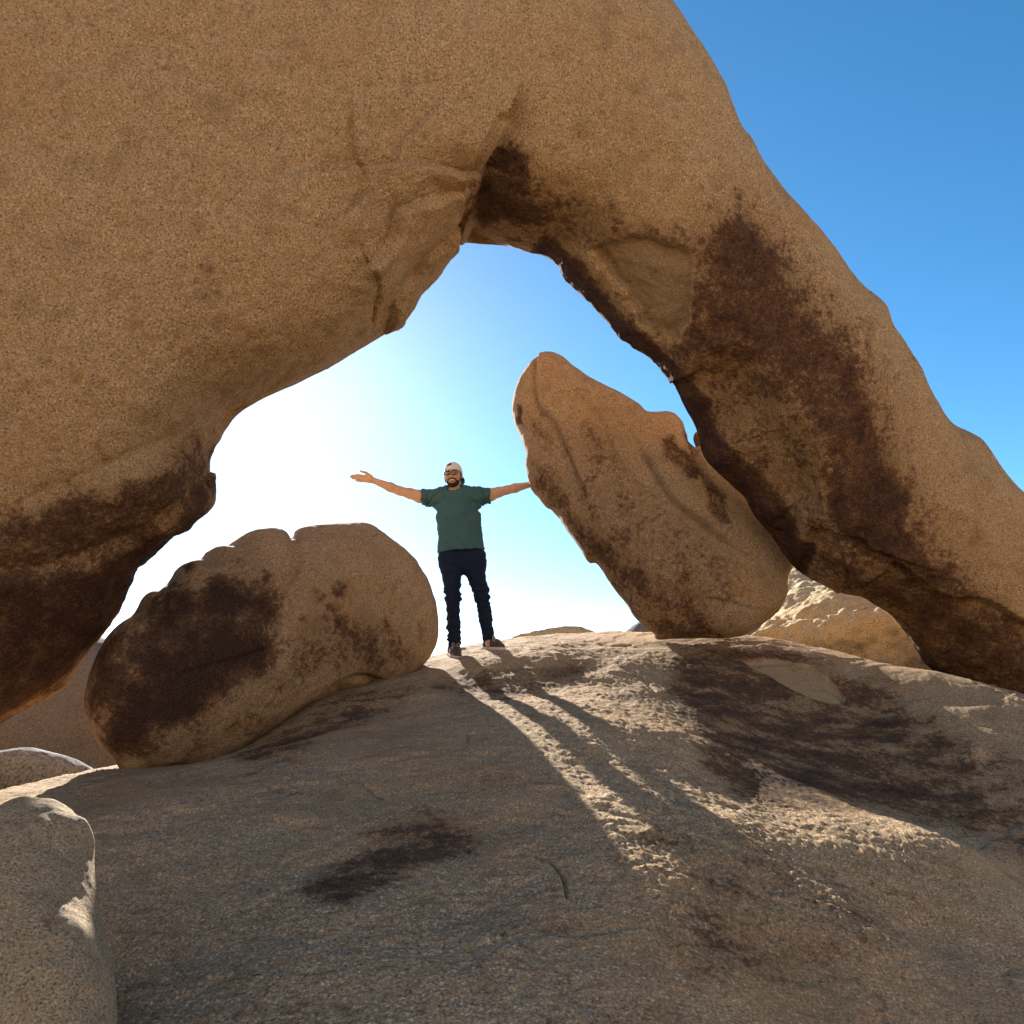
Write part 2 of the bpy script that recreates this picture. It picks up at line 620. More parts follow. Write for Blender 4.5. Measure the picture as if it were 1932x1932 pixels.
ctrl = []
for px, py, y in [(966, 1932, 2.13), (966, 1690, 2.76), (966, 1560, 3.33), (1310, 1560, 3.315), (966, 1400, 4.46), (960, 1300, 5.8),
                  (870, 1248, 6.9), (940, 1230, 7.0), (1250, 1690, 2.76), (1280, 1400, 4.55), (1300, 1290, 5.95),
                  (1932, 1932, 2.75), (1932, 1690, 3.75), (1932, 1560, 4.45), (1932, 1440, 4.95), (1700, 1450, 5.05), (1700, 1350, 5.75), (1560, 1500, 4.55), (1480, 1350, 5.75), (1700, 1540, 4.5), (1620, 1610, 3.52), (1550, 1690, 3.0), (1830, 1612, 3.82), (1400, 1520, 3.98), (1440, 1605, 3.30), (1360, 1455, 4.4),  (1700, 1750, 3.2), (1500, 1850, 2.6), 
                  (1932, 1339, 5.5), (1827, 1306, 5.8), (1782, 1290, 5.95), (1724, 1267, 6.2), (1675, 1260, 6.3), (1630, 1241, 6.6), (1581, 1232, 6.8),
                  (1500, 1214, 6.85), (1400, 1207, 6.85), (1320, 1203, 6.9), (1250, 1202, 7.0), (1180, 1200, 7.9), (1050, 1203, 8.0), (950, 1214, 7.9),
                  (600, 1690, 2.78), (600, 1550, 3.55), (700, 1420, 4.5), (300, 1690, 2.95), (200, 1932, 2.25), (250, 1560, 3.75), (110, 1500, 4.5), (0, 1502, 4.6),
                  (0, 1690, 3.2)]:
    ctrl.append(at(px, py, y))
for px, py in [(800, 1254), (740, 1276), (640, 1296), (560, 1322), (480, 1380), (400, 1425), (320, 1440), (235, 1448)]:
    ctrl.append(LEFT.pt(px, py))
ctrl += [np.array(p) for p in [(0, 0, -1.22), (0, 1.2, -1.0), (-3, 0, -1.5), (3, 0, -1.35), (0, -4, -1.6), (-5, 2.5, -1.6), (-6, 6, -1.9), (-3.6, 7.2, -0.75),
                               (-2.2, 9.5, -0.5), (0, 11, 0.2), (1.6, 9.5, 0.40), (4.2, 8.5, -0.5), (5.2, 6.5, -0.75), (6, 3, -1.1), (7, 9, -1.4), (3, 11, -0.3), (-4, 11, -1.2), (0, 14, -0.8)]]
ctrl = np.array(ctrl)


def _tps(r2):
    return 0.5 * r2 * np.log(np.maximum(r2, 1e-9))


n_ = len(ctrl)
K = _tps(((ctrl[:, None, :2] - ctrl[None, :, :2]) ** 2).sum(2)) + 0.02 * np.eye(n_)
Pm = np.c_[np.ones(n_), ctrl[:, :2]]
_sol = np.linalg.solve(np.block([[K, Pm], [Pm.T, np.zeros((3, 3))]]), np.r_[ctrl[:, 2], 0, 0, 0])


def slab_z(x, y):
    x = np.asarray(x, float); y = np.asarray(y, float)
    out = _sol[n_] + _sol[n_ + 1] * x + _sol[n_ + 2] * y
    for i in range(n_):
        out = out + _sol[i] * _tps((x - ctrl[i, 0]) ** 2 + (y - ctrl[i, 1]) ** 2)
    r = np.hypot(x, y - 3)
    return out * (1 - smooth(8.5, 12.5, r)) + (-2.3) * smooth(8.5, 12.5, r)


def build_slab():
    th = np.r_[np.linspace(-math.radians(46), math.radians(46), 760), np.linspace(math.radians(46), math.radians(314), 70)[1:-1]]
    rr = np.r_[[0.25, 0.5, 0.8, 1.1, 1.4, 1.6, 1.75], np.geomspace(1.85, 9.0, 470), np.geomspace(9.15, 16.5, 26)]
    R, T = np.meshgrid(rr, th, indexing='ij')
    X = (R * np.sin(T)).ravel(); Y = (R * np.cos(T)).ravel()
    Z = slab_z(X, Y)
    P = np.c_[X, Y, Z]
    nr, nt = R.shape
    i, j = np.meshgrid(np.arange(nr - 1), np.arange(nt), indexing='ij')
    i = i.ravel(); j = j.ravel(); j2 = (j + 1) % nt
    Q = np.stack([i * nt + j, i * nt + j2, (i + 1) * nt + j2, (i + 1) * nt + j], 1)
    px, py = to_pix(P)
    f = (np.abs(T.ravel()) < math.radians(50)) | (T.ravel() > math.radians(310))
    px = np.where(f, px, -5000); py = np.where(f, py, -5000)
    px0 = 0
    # relief: swells, flaky foliation running across the slope, grit
    D = 0.035 * fbm(P, 0.8, 3, 5) + 0.012 * fbm(P, 2.6, 3, 21)
    S = P * np.array([0.8, 3.4, 2.0])
    fol = fbm(S, 10.0, 4, 71, 0.65)
    rg = 0.35 + 0.9 * smooth(-0.25, 0.35, fbm(P, 1.3, 3, 83))
    lit_zone = smooth(-60, 60, poly_sd(px, py, np.array([(860, 1225), (1150, 1215), (1260, 1260), (1330, 1450), (1450, 1500), (1860, 1570), (1860, 1640), (1600, 1760), (1200, 1760), (1080, 1520), (900, 1330)], float)))
    rg = np.maximum(rg * 0.6, 1.05 * lit_zone)
    D += rg * (0.011 * np.abs(fol) + 0.006 * fbm(P * np.array([1, 1.6, 1]), 26.0, 3, 33, 0.65))
    # a swell under the man's feet, falling towards the camera into a hollow
    qx_ = px + 45 * fbm(P, 2.2, 4, 151); qy_ = py + 14 * fbm(P, 3.0, 4, 157)
    D += 0.052 * np.exp(-((qy_ - 1250 - 0.06 * (970 - px)) / 20) ** 2) * smooth(820, 880, px) * (1 - smooth(1040, 1140, qx_))
    D -= 0.018 * np.exp(-((qy_ - 1300) / 22) ** 2) * smooth(840, 900, px) * (1 - smooth(1040, 1140, qx_))
    # exfoliating sheets: shallow steps wandering across the slab
    sheet = fbm(P, 0.55, 4, 131)
    for lv, hgt in ((-0.12, 0.008), (0.10, 0.007), (0.28, 0.010)):
        D += hgt * smooth(-0.012, 0.012, sheet - lv)
    D += 0.004 * fbm(P, 55.0, 2, 39)
    A = {k: np.zeros(len(P), np.float32) for k in ('varnish_shade', 'scar', 'iron_bounce')}
    wob = (10 * fbm(P, 1.7, 4, 7), 8 * fbm(P, 1.7, 4, 37))
    qx, qy = px + wob[0], py + wob[1]

    def sp(pts, soft): return soft_poly(qx, qy, pts, soft)
    v = 0.56 * sp([(1270, 1225), (1340, 1215), (1480, 1225), (1560, 1250), (1600, 1290), (1700, 1310), (1800, 1380), (1850, 1450), (1880, 1540),
                   (1840, 1580), (1700, 1530), (1560, 1530), (1430, 1520), (1340, 1440), (1290, 1350), (1260, 1290)], 35)
    v = np.maximum(v, 0.46 * sp([(560, 1690), (600, 1640), (690, 1605), (740, 1565), (830, 1552), (920, 1580), (900, 1612), (800, 1640), (720, 1675), (650, 1720)], 25))
    v = np.maximum(v, 0.42 * sp([(1130, 1590), (1200, 1560), (1290, 1570), (1400, 1620), (1500, 1720), (1380, 1690), (1290, 1655), (1220, 1650), (1150, 1640)], 25))
    v = np.maximum(v, 0.45 * sp([(430, 1425), (560, 1340), (720, 1290), (800, 1295), (720, 1345), (620, 1385), (560, 1440), (480, 1455)], 20))  # slab darker along the left boulder's foot
    v = np.maximum(v, 0.40 * sp([(800, 1292), (940, 1268), (1110, 1250), (1110, 1275), (1010, 1300), (950, 1330), (860, 1320)], 12))  # shade in the hollow before the feet, painted on the slab
    v = np.maximum(v, 0.25 * sp([(1400, 1560), (1650, 1690), (1700, 1800), (1500, 1800), (1300, 1900), (1200, 1800)], 50))
    v = np.maximum(v, 0.30 * sp([(1880, 1400), (1932, 1420), (2000, 1500), (1932, 1640), (1850, 1600), (1800, 1480)], 30))
    s = sp([(1405, 1258), (1470, 1250), (1530, 1256), (1575, 1290), (1592, 1320), (1585, 1335), (1540, 1325), (1480, 1297), (1430, 1277)], 5)
    A['varnish_shade'] = np.clip(0.05 + 0.20 * fbm(P * np.array([0.7, 1.8, 1]), 1.6, 5, 77, 0.65) + v * (1 + 0.5 * fbm(P * np.array([0.8, 1.6, 1]), 3.0, 4, 78, 0.65)) - s, 0, 1)
    A['scar'] = 0.95 * s
    A['iron_bounce'] = 0.55 * sp([(1290, 1235), (1330, 1228), (1345, 1250), (1300, 1265)], 10)
    D = D * (1 - 0.75 * s) - 0.012 * s
    A['big'] = 0.9 * fbm(P, 0.9, 4, 203)
    A['mid'] = 0.6 * fbm(P * np.array([1, 1.5, 1.5]), 6.0, 3, 205)
    # cracks and flaked lips
    for pts, w, dep in [([(1175, 1262), (1200, 1275), (1222, 1292), (1234, 1305)], 3.0, 0.03), ([(1540, 1290), (1565, 1303), (1585, 1318), (1592, 1330)], 2.6, 0.025),
                        ([(885, 1408), (888, 1396), (905, 1391), (925, 1392), (940, 1398)], 3.0, 0.02), ([(1410, 1258), (1450, 1254), (1515, 1253), (1530, 1258)], 2.2, 0.012),
                        ([(940, 1612), (990, 1612), (1040, 1630), (1062, 1665), (1066, 1700)], 4.0, 0.025), ([(690, 1494), (710, 1503), (740, 1520), (790, 1528)], 3.5, 0.02),
                        ([(1130, 1213), (1160, 1217), (1190, 1213)], 1.8, 0.02), ([(1790, 1410), (1830, 1420), (1860, 1440)], 3.0, 0.03)]:
        c, d, sd_ = crease(px, py, pts, w)
        D -= dep * c
        D += 0.010 * np.exp(-d / 30.0) * (sd_ > 0)
    # small knob low on the right
    D += 0.05 * np.exp(-(((px - 1836) / 16) ** 2 + ((py - 1418) / 9) ** 2))
    P[:, 2] += D * smooth(0.6, 1.5, np.hypot(X, Y))
    c0 = len(P)
    P = np.vstack([P, [[0, 0, float(slab_z(0, 0))]]])
    for k in A: A[k] = np.r_[A[k], 0]
    ctr = np.full(nt, c0); jj = np.arange(nt)
    Q = np.vstack([Q[:, ::-1], np.stack([ctr, (jj + 1) % nt, jj, jj], 1)[:0]])
    o = link_mesh('rock_ground', P[:-1], Q, M['slab'], attrs={k: a[:-1] for k, a in A.items()})
    tag(o, kind='structure')
    return P


build_slab()

# the desert floor beyond, to the horizon, plus unseen hills added behind for warm bounce light
gr = np.r_[0.05, np.geomspace(3, 900, 110)]
gt = np.linspace(0, 2 * math.pi, 96, endpoint=False)
R, T = np.meshgrid(gr, gt, indexing='ij')
gp = np.c_[(R * np.sin(T)).ravel(), (R * np.cos(T)).ravel(), np.zeros(R.size)]
bounce_hill = smooth(9, 24, R.ravel()) * (1 - smooth(-0.35, 0.25, np.cos(T.ravel())))
gp[:, 2] = bounce_hill * (8.5 + 5 * fbm(gp, 0.045, 4, 9) + 2.6 * np.abs(fbm(gp, 0.16, 3, 12))) - 1.75 + 0.25 * fbm(gp, 0.06, 3, 3) + 0.04 * fbm(gp, 0.7, 2, 4)
i, j = np.meshgrid(np.arange(len(gr) - 1), np.arange(96), indexing='ij')
i = i.ravel(); j = j.ravel(); j2 = (j + 1) % 96
gq = np.stack([(i + 1) * 96 + j, (i + 1) * 96 + j2, i * 96 + j2, i * 96 + j], 1)
tag(link_mesh('ground_bounce_hills', gp, gq, M['sand']), kind='structure')

# ------------------------------------------------------------------ the arch
arch_outline = [
    (1403, 240), (1416, 260), (1441, 305), (1471, 347), (1506, 387), (1541, 430), (1573, 470), (1603, 517), (1631, 545), (1661, 572), (1686, 605),
    (1706, 640), (1731, 685), (1756, 735), (1776, 770), (1811, 805), (1851, 842), (1891, 885), (1932, 930), (2000, 1010), (2080, 1130), (2140, 1280), (2150, 1420),
    (2050, 1440), (1932, 1370), (1870, 1335), (1800, 1300), (1757, 1262), (1730, 1228), (1707, 1193), (1680, 1163), (1650, 1143), (1621, 1128), (1580, 1121),
    (1551, 1106), (1521, 1089), (1493, 1062), (1454, 1013), (1419, 975), (1397, 937), (1345, 885), (1325, 855), (1319, 825), (1311, 796), (1294, 765), (1279, 737), (1263, 711),
    (1246, 689), (1226, 671), (1196, 652), (1166, 630), (1138, 597), (1116, 572), (1091, 550), (1066, 520), (1053, 497), (1031, 484), (996, 474), (966, 467),
    (920, 462), (872, 460), (861, 470), (845, 490), (820, 525), (795, 552), (780, 580), (763, 606), (758, 614), (740, 622), (710, 640), (680, 662), (650, 682), (620, 700),
    (580, 717), (545, 732), (510, 747), (480, 762), (450, 780), (430, 805), (415, 830), (400, 857), (399, 905), (398, 940), (388, 962), (367, 984), (350, 1001),
    (320, 1019), (280, 1059), (257, 1079), (240, 1114), (227, 1141), (205, 1179), (185, 1209), (165, 1234), (140, 1269), (120, 1294), (85, 1321), (30, 1349),
    (0, 1368), (-80, 1410), (-200, 1480), (-420, 1600), (-900, 1650), (-1150, 1000), (-1050, 250), (-750, -250), (-100, -520), (600, -480), (1000, -280),
    (1190, -90), (1270, 5), (1330, 92), (1372, 172)]


def arch_feats(px, py, P, N, fw, A, wob):
    rim = smooth(0.03, 0.30, (N * -P).sum(1) / np.linalg.norm(P, axis=1))
    wob = (wob[0] + 5 * fbm(P, 9.0, 3, 171), wob[1] + 5 * fbm(P, 9.0, 3, 173))
    qx, qy = px + wob[0] * 1.6, py + wob[1] * 1.6

    def sp(pts, soft): return soft_poly(qx, qy, pts, soft)
    v = 0.75 * sp([(945, 278), (985, 280), (1005, 300), (1000, 345), (1015, 385), (1050, 400), (1040, 430), (985, 440), (950, 430), (905, 440), (885, 420), (895, 380), (905, 330), (925, 295)], 22)
    v = np.maximum(v, 0.85 * sp([(935, 285), (975, 280), (1003, 300), (1000, 330), (985, 360), (950, 340), (925, 320)], 18))
    v = np.maximum(v, 0.45 * sp([(900, 330), (1010, 340), (1100, 380), (1200, 420), (1200, 450), (1050, 480), (880, 455)], 30))
    v = np.maximum(v, 0.50 * sp([(1150, 430), (1300, 425), (1400, 375), (1460, 420), (1540, 520), (1620, 620), (1680, 740), (1710, 860), (1760, 960), (1800, 1040), (1880, 1130), (1932, 1200), (1932, 1360), (1700, 1260), (1600, 1120), (1490, 1060), (1330, 860), (1270, 700), (1150, 600)], 60))  # brown stain plus shading of the leg's inner face, painted in
    v = np.maximum(v, 0.72 * sp([(1150, 440), (1230, 428), (1300, 440), (1345, 425), (1390, 400), (1440, 428), (1475, 465), (1500, 505), (1530, 550), (1555, 595), (1600, 645), (1635, 705),
                                 (1655, 765), (1675, 830), (1695, 880), (1722, 930), (1715, 985), (1750, 1030), (1790, 1075), (1830, 1115), (1780, 1112), (1720, 1085), (1650, 1065),
                                 (1590, 1020), (1560, 960), (1555, 890), (1530, 830), (1490, 760), (1430, 690), (1390, 660), (1330, 690), (1290, 680), (1240, 660), (1318, 600), (1318, 510), (1300, 462), (1240, 444)], 50))
    v = np.maximum(v, 0.8 * sp([(1560, 850), (1640, 830), (1700, 890), (1722, 940), (1712, 985), (1770, 1060), (1830, 1112), (1700, 1090), (1600, 1030), (1560, 950)], 25))
    # dark strip along the opening
    e, _ = line_fade(qx, qy, [(1040, 478), (1120, 570), (1200, 650), (1262, 705), (1300, 770), (1330, 850), (1410, 945), (1500, 1050)], 62)
    v = np.maximum(v, 0.95 * smooth(0.15, 0.75, e))
    v = np.maximum(v, 0.62 * sp([(1500, 1062), (1560, 1030), (1640, 1062), (1740, 1092), (1830, 1122), (1932, 1185), (2000, 1250), (1932, 1380), (1780, 1320), (1700, 1250), (1690, 1170), (1600, 1118)], 22))  # underside of the leg's foot: stain and painted shade together
    v = np.maximum(v, 0.62 * sp([(398, 890), (370, 985), (280, 1060), (200, 1190), (0, 1370), (-150, 1430), (-150, 1100), (0, 1085), (170, 1062), (320, 985), (375, 900)], 18))
    v = np.maximum(v, 0.45 * sp([(0, 980), (100, 950), (250, 900), (380, 820), (410, 850), (330, 980), (170, 1062), (0, 1085), (-100, 1085)], 30))  # limb's underside: real stain, deepened with painted shade
    s = sp([(1112, 472), (1150, 453), (1200, 446), (1260, 453), (1298, 472), (1312, 510), (1309, 560), (1300, 610), (1285, 644), (1260, 644), (1225, 620), (1195, 585), (1170, 545), (1140, 508)], 9)
    hol = sp([(1330, 700), (1400, 690), (1450, 760), (1500, 850), (1520, 950), (1480, 1000), (1420, 930), (1360, 840)], 40)
    base_v = 0.02 + 0.08 * fbm(P, 0.8, 4, 61) + 0.26 * smooth(620, 1180, py + 60 * fbm(P, 1.2, 3, 67)) * (1 - smooth(380, 600, px))  # lower-left gradient paints the limb's shade into the stain
    A['varnish_shade'][:] = np.clip(base_v + v - 1.0 * s * fw - 0.10 * hol, 0, 1) * smooth(-0.95, -0.6, (N * -P).sum(1) / np.linalg.norm(P, axis=1))
    A['scar'][:] = fw * 0.95 * s
    A['iron_bounce'][:] = fw * (0.75 * sp([(-60, 1385), (30, 1345), (120, 1290), (150, 1255), (120, 1265), (30, 1310), (-60, 1340)], 12)
                         + 0.7 * sp([(1640, 1138), (1700, 1185), (1720, 1225), (1780, 1215), (1760, 1180), (1690, 1140)], 18)  # orange bounced light at the right leg's foot, painted as colour
                         + 0.20 * sp([(-200, 1100), (-200, 250), (120, 250), (330, 420), (300, 800), (100, 900)], 120) + 0.15 * sp([(-200, 900), (200, 880), (380, 830), (380, 800), (100, 700), (-200, 700)], 90))
    d = (-0.075 + 0.02 * fbm(P, 4.0, 4, 199)) * s - 0.12 * hol
    d = d * fw
    # limb stands proud of the lintel
    f, sd_ = line_fade(px + 0.6 * wob[0], py, [(945, 235), (929, 266), (911, 299), (898, 326), (890, 365), (879, 406), (866, 450)], 130)
    d += fw * 0.11 * np.where(sd_ > 0, f ** 2 * 0.55, -f ** 2) * smooth(0.0, 0.08, 1 - f)
    # ledges and cracks of the big limb
    for pts, w, dep, step, r in [
            ([(664, 236), (673, 296), (687, 311), (688, 365), (664, 397)], 3.5, 0.012, 0.05, 50),
            ([(640, 318), (690, 312), (742, 307), (783, 310), (822, 318), (862, 324)], 4, 0.015, -0.10, 55),
            ([(792, 236), (768, 263), (751, 296)], 4, 0.010, 0.05, 40),
            ([(825, 372), (775, 391), (756, 404), (748, 442), (739, 460), (703, 496)], 4, 0.018, 0.11, 55),
            ([(700, 500), (715, 540), (712, 575)], 3, 0.012, 0.03, 30),
            ([(859, 433), (837, 457), (792, 507), (760, 560), (735, 610)], 4, 0.012, 0.07, 40),
            ([(430, 798), (360, 832), (280, 864), (200, 897), (100, 942), (0, 985), (-120, 1030)], 20, 0.03, 0.08, 130),
            ([(385, 905), (340, 955), (260, 1010), (170, 1055), (60, 1082), (-80, 1100)], 10, 0.02, 0.08, 80),
            ([(1560, 1000), (1620, 1010), (1640, 1030), (1675, 1042)], 3.5, 0.02, 0.05, 50),
            ([(1520, 1040), (1535, 1010), (1560, 1000)], 8, 0.02, 0.05, 50),
            ([(1590, 1115), (1650, 1090), (1688, 1062), (1720, 1085), (1790, 1125), (1850, 1130), (1932, 1180)], 7, 0.03, 0.10, 70),
            ([(1330, 690), (1400, 670), (1470, 760), (1530, 860), (1570, 980)], 30, 0.0, 0.10, 110),
            ([(1395, 945), (1420, 965), (1450, 1000), (1480, 1015)], 3.5, 0.02, 0.02, 30)]:
        c, dd, sd_ = crease(px, py, pts, w, (wob[0] * .7, wob[1] * .7))
        d -= fw * dep * c
        d += fw * step * np.exp(-dd / r) * np.where(sd_ > 0, -0.5, 0.5) * smooth(0, w, dd)
    # flaky relief where the varnish has scaled off
    d += fw * 0.010 * np.abs(fbm(P, 7.0, 4, 88)) * (v > 0.3)
    return d * rim


arch = make_rock('rock_arch', arch_outline, ARCH, 0.027, M['arch'], wm=1.25, kf=0.95, kb=0.3, seed=11, feats=arch_feats, big=0.6, fine=True)
tag(arch, 'huge natural tan granite arch with dark stains spanning over the man', 'rock arch')

# ------------------------------------------------------------------ boulder left of the man
left_outline = [
    (685, 985), (710, 995), (740, 1018), (772, 1046), (780, 1054), (800, 1081), (815, 1114), (821, 1149), (825, 1174), (826, 1199), (820, 1224), (807, 1244), (790, 1262),
    (768, 1280), (744, 1294), (715, 1300), (680, 1302), (645, 1308), (600, 1324), (566, 1340), (536, 1362), (506, 1382), (470, 1404), (444, 1422), (415, 1438), (380, 1446), (320, 1455),
    (270, 1460), (235, 1456), (215, 1436), (195, 1416), (177, 1391), (165, 1364), (159, 1334), (161, 1304), (167, 1269), (175, 1244), (187, 1216), (205, 1191), (230, 1169),
    (255, 1146), (280, 1116), (310, 1099), (325, 1084), (350, 1061), (385, 1049), (405, 1034), (435, 1026), (450, 1016), (475, 1003), (505, 997), (525, 999), (542, 1006),
    (565, 1000), (600, 991), (645, 986)]


def left_feats(px, py, P, N, fw, A, wob):
    qx, qy = px + wob[0] * 1.5, py + wob[1] * 1.5

    def sp(pts, soft): return soft_poly(qx, qy, pts, soft)
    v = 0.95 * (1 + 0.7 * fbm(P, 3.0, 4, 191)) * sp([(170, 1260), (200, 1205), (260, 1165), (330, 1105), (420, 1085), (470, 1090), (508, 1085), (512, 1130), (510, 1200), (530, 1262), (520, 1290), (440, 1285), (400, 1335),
                   (340, 1370), (280, 1440), (200, 1410), (165, 1330)], 42)  # dark stain mixed with the overhanging limb's shade, put into colour
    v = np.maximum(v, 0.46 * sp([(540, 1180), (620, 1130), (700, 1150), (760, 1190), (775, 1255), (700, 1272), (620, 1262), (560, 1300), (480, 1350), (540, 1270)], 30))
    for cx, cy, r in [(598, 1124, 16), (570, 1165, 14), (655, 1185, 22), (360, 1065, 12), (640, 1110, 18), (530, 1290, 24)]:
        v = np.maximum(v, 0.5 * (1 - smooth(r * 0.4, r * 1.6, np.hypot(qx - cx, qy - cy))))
    v = np.maximum(v, 0.34 * sp([(160, 1330), (300, 1100), (480, 1050), (540, 1100), (560, 1250), (500, 1380), (250, 1470)], 60))  # left half browned further for that painted shade
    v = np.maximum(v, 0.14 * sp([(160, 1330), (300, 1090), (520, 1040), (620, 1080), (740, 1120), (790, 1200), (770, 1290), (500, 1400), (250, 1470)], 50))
    A['varnish_shade'][:] = np.clip(0.02 + 0.14 * fbm(P, 1.6, 4, 13) + fw * v, 0, 1.25)
    A['iron_bounce'][:] = fw * (0.5 * sp([(400, 1330), (520, 1290), (600, 1290), (500, 1360), (420, 1420), (330, 1430)], 25) + 0.35 * sp([(560, 1090), (700, 1060), (790, 1120), (800, 1240), (700, 1240), (560, 1180)], 40))
    d = np.zeros(len(P))
    for pts, w, dep, step, r in [
            ([(543, 1000), (560, 1030), (566, 1060), (545, 1100), (520, 1140), (513, 1200)], 9, 0.04, 0.03, 60),
            ([(350, 1268), (400, 1255), (455, 1240), (510, 1222), (560, 1208)], 2.5, 0.03, 0.01, 20),
            ([(300, 1105), (310, 1150), (330, 1200)], 8, 0.02, 0.02, 30), ([(790, 1060), (805, 1095), (818, 1120)], 4, 0.02, 0.015, 14),
            ([(640, 1300), (665, 1286), (690, 1282), (718, 1290)], 9, 0.08, 0.0, 20)]:
        c, dd, s = crease(px, py, pts, w, (wob[0] * .4, wob[1] * .4))
        d -= fw * dep * c
        d += fw * step * np.exp(-dd / r) * np.where(s > 0, -0.5, 0.5) * smooth(0, w, dd)
    return d


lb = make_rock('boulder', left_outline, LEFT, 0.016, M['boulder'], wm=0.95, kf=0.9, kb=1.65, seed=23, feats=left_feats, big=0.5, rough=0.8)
tag(lb, 'rounded brown boulder with dark stained and shade-painted left half, lying beside the man', 'boulder')

# ------------------------------------------------------------------ leaning boulder right of the man
lean_outline = [
    (1026, 666), (1046, 666), (1066, 675), (1086, 692), (1116, 712), (1151, 730), (1186, 750), (1211, 767), (1228, 778), (1256, 778), (1273, 783), (1286, 797), (1293, 809), (1303, 819), (1311, 816),
    (1330, 822), (1350, 850), (1390, 900), (1440, 965), (1480, 1020), (1497, 1060), (1488, 1089), (1484, 1119), (1476, 1136), (1461, 1159), (1436, 1181), (1416, 1194),
    (1396, 1202), (1361, 1208), (1316, 1207), (1276, 1207), (1241, 1206), (1231, 1196), (1216, 1184), (1196, 1164), (1181, 1139), (1161, 1114), (1128, 1069), (1111, 1061),
    (1096, 1039), (1081, 1019), (1066, 1001), (1051, 981), (1036, 964), (1016, 940), (1001, 920), (992, 885), (991, 860), (983, 830), (971, 800), (966, 770), (970, 740),
    (978, 715), (991, 692), (1008, 674)]


def lean_feats(px, py, P, N, fw, A, wob):
    qx, qy = px + wob[0] * 1.3, py + wob[1] * 1.3

    def sp(pts, soft): return soft_poly(qx, qy, pts, soft)
    v = 0.62 * sp([(1245, 830), (1265, 828), (1280, 850), (1310, 862), (1322, 890), (1318, 912), (1300, 908), (1280, 890), (1250, 868)], 8)
    v = np.maximum(v, 0.55 * sp([(1290, 812), (1308, 822), (1312, 860), (1335, 900), (1372, 940), (1380, 985), (1350, 985), (1335, 960), (1330, 920), (1300, 870)], 9))
    v = np.maximum(v, 0.55 * sp([(1030, 955), (1070, 960), (1120, 1000), (1200, 1060), (1260, 1110), (1330, 1130), (1360, 1180), (1390, 1210), (1230, 1210), (1150, 1110), (1080, 1030)], 30))  # lower-left underside darkened
    v = np.maximum(v, 0.34 * sp([(1085, 795), (1110, 790), (1140, 830), (1150, 870), (1130, 890), (1095, 850)], 14))
    v = np.maximum(v, 0.34 * sp([(1015, 805), (1040, 800), (1055, 830), (1040, 850), (1018, 835)], 10))
    v = np.maximum(v, 0.75 * sp([(972, 765), (984, 770), (986, 795), (975, 800)], 5))
    v = np.maximum(v, 0.3 * sp([(1330, 1050), (1365, 1060), (1372, 1110), (1350, 1120), (1335, 1090)], 12))
    v = np.maximum(v, 0.5 * sp([(1000, 860), (1060, 880), (1080, 960), (1050, 980), (1000, 920)], 25))
    v = np.maximum(v, 0.26 * sp([(990, 780), (1060, 790), (1160, 820), (1200, 900), (1280, 960), (1360, 1010), (1400, 1200), (1230, 1220), (1000, 930)], 45))
    A['varnish_shade'][:] = np.clip(0.03 + 0.14 * fbm(P, 1.4, 4, 19) + fw * v, 0, 1)
    A['iron_bounce'][:] = fw * 0.4 * sp([(1380, 1000), (1440, 1040), (1480, 1100), (1440, 1170), (1380, 1190), (1360, 1100)], 30)
    d = np.zeros(len(P))
    for pts, w, dep, step, r in [
            ([(1012, 672), (1008, 710), (1011, 750), (1022, 775), (1045, 795), (1060, 830), (1078, 870), (1092, 905), (1105, 935)], 4, 0.05, 0.04, 40),
            ([(1225, 870), (1246, 904), (1260, 928), (1289, 959), (1315, 977), (1341, 998), (1367, 1017)], 3.5, 0.06, 0.05, 40),
            ([(1300, 815), (1312, 850), (1325, 890), (1335, 915)], 4, 0.05, 0.03, 25),
            ([(1040, 965), (1100, 985), (1180, 1045), (1260, 1105), (1330, 1125)], 14, 0.0, 0.05, 60),
            ([(1320, 1015), (1345, 1030), (1365, 1050), (1380, 1062)], 2.5, 0.02, 0.0, 10),
            ([(1105, 760), (1135, 800), (1150, 850), (1190, 900)], 10, 0.03, 0.03, 40)]:
        c, dd, s = crease(px, py, pts, w, (wob[0] * .35, wob[1] * .35))
        d -= fw * dep * c
        d += fw * step * np.exp(-dd / r) * np.where(s > 0, -0.5, 0.5) * smooth(0, w, dd)
    return d


nb = make_rock('boulder', lean_outline, LEAN, 0.018, M['boulder'], wm=0.95, kf=0.8, kb=0.8, seed=37, feats=lean_feats, big=0.45, rough=0.8)
tag(nb, 'tall tilted granite boulder leaning under the right leg of the arch', 'boulder')

# ------------------------------------------------------------------ other rocks
near = make_rock('boulder', [(-60, 1560), (-20, 1522), (22, 1504), (56, 1502), (78, 1503), (103, 1510), (129, 1521), (145, 1537), (161, 1552), (172, 1572), (178, 1600), (182, 1635), (185, 1670), (190, 1710),
                             (202, 1770), (216, 1850), (220, 1950), (190, 2060), (60, 2140), (-160, 2140), (-300, 2000), (-320, 1800), (-220, 1650), (-130, 1590)],
                 Plane(2.2, -0.3, 0.8), 0.008, M['corner'], wm=0.4, kf=1.0, kb=0.9, seed=41, big=0.12, rough=0.8)
tag(near, 'small pale boulder in the lower left corner, its right edge sunlit', 'boulder')
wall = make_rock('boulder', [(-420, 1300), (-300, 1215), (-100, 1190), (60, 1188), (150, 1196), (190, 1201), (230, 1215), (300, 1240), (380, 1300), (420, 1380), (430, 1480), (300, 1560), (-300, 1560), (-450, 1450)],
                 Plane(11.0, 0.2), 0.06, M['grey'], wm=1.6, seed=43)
tag(wall, 'large shaded grey rock face seen far behind the left boulder', 'rock')
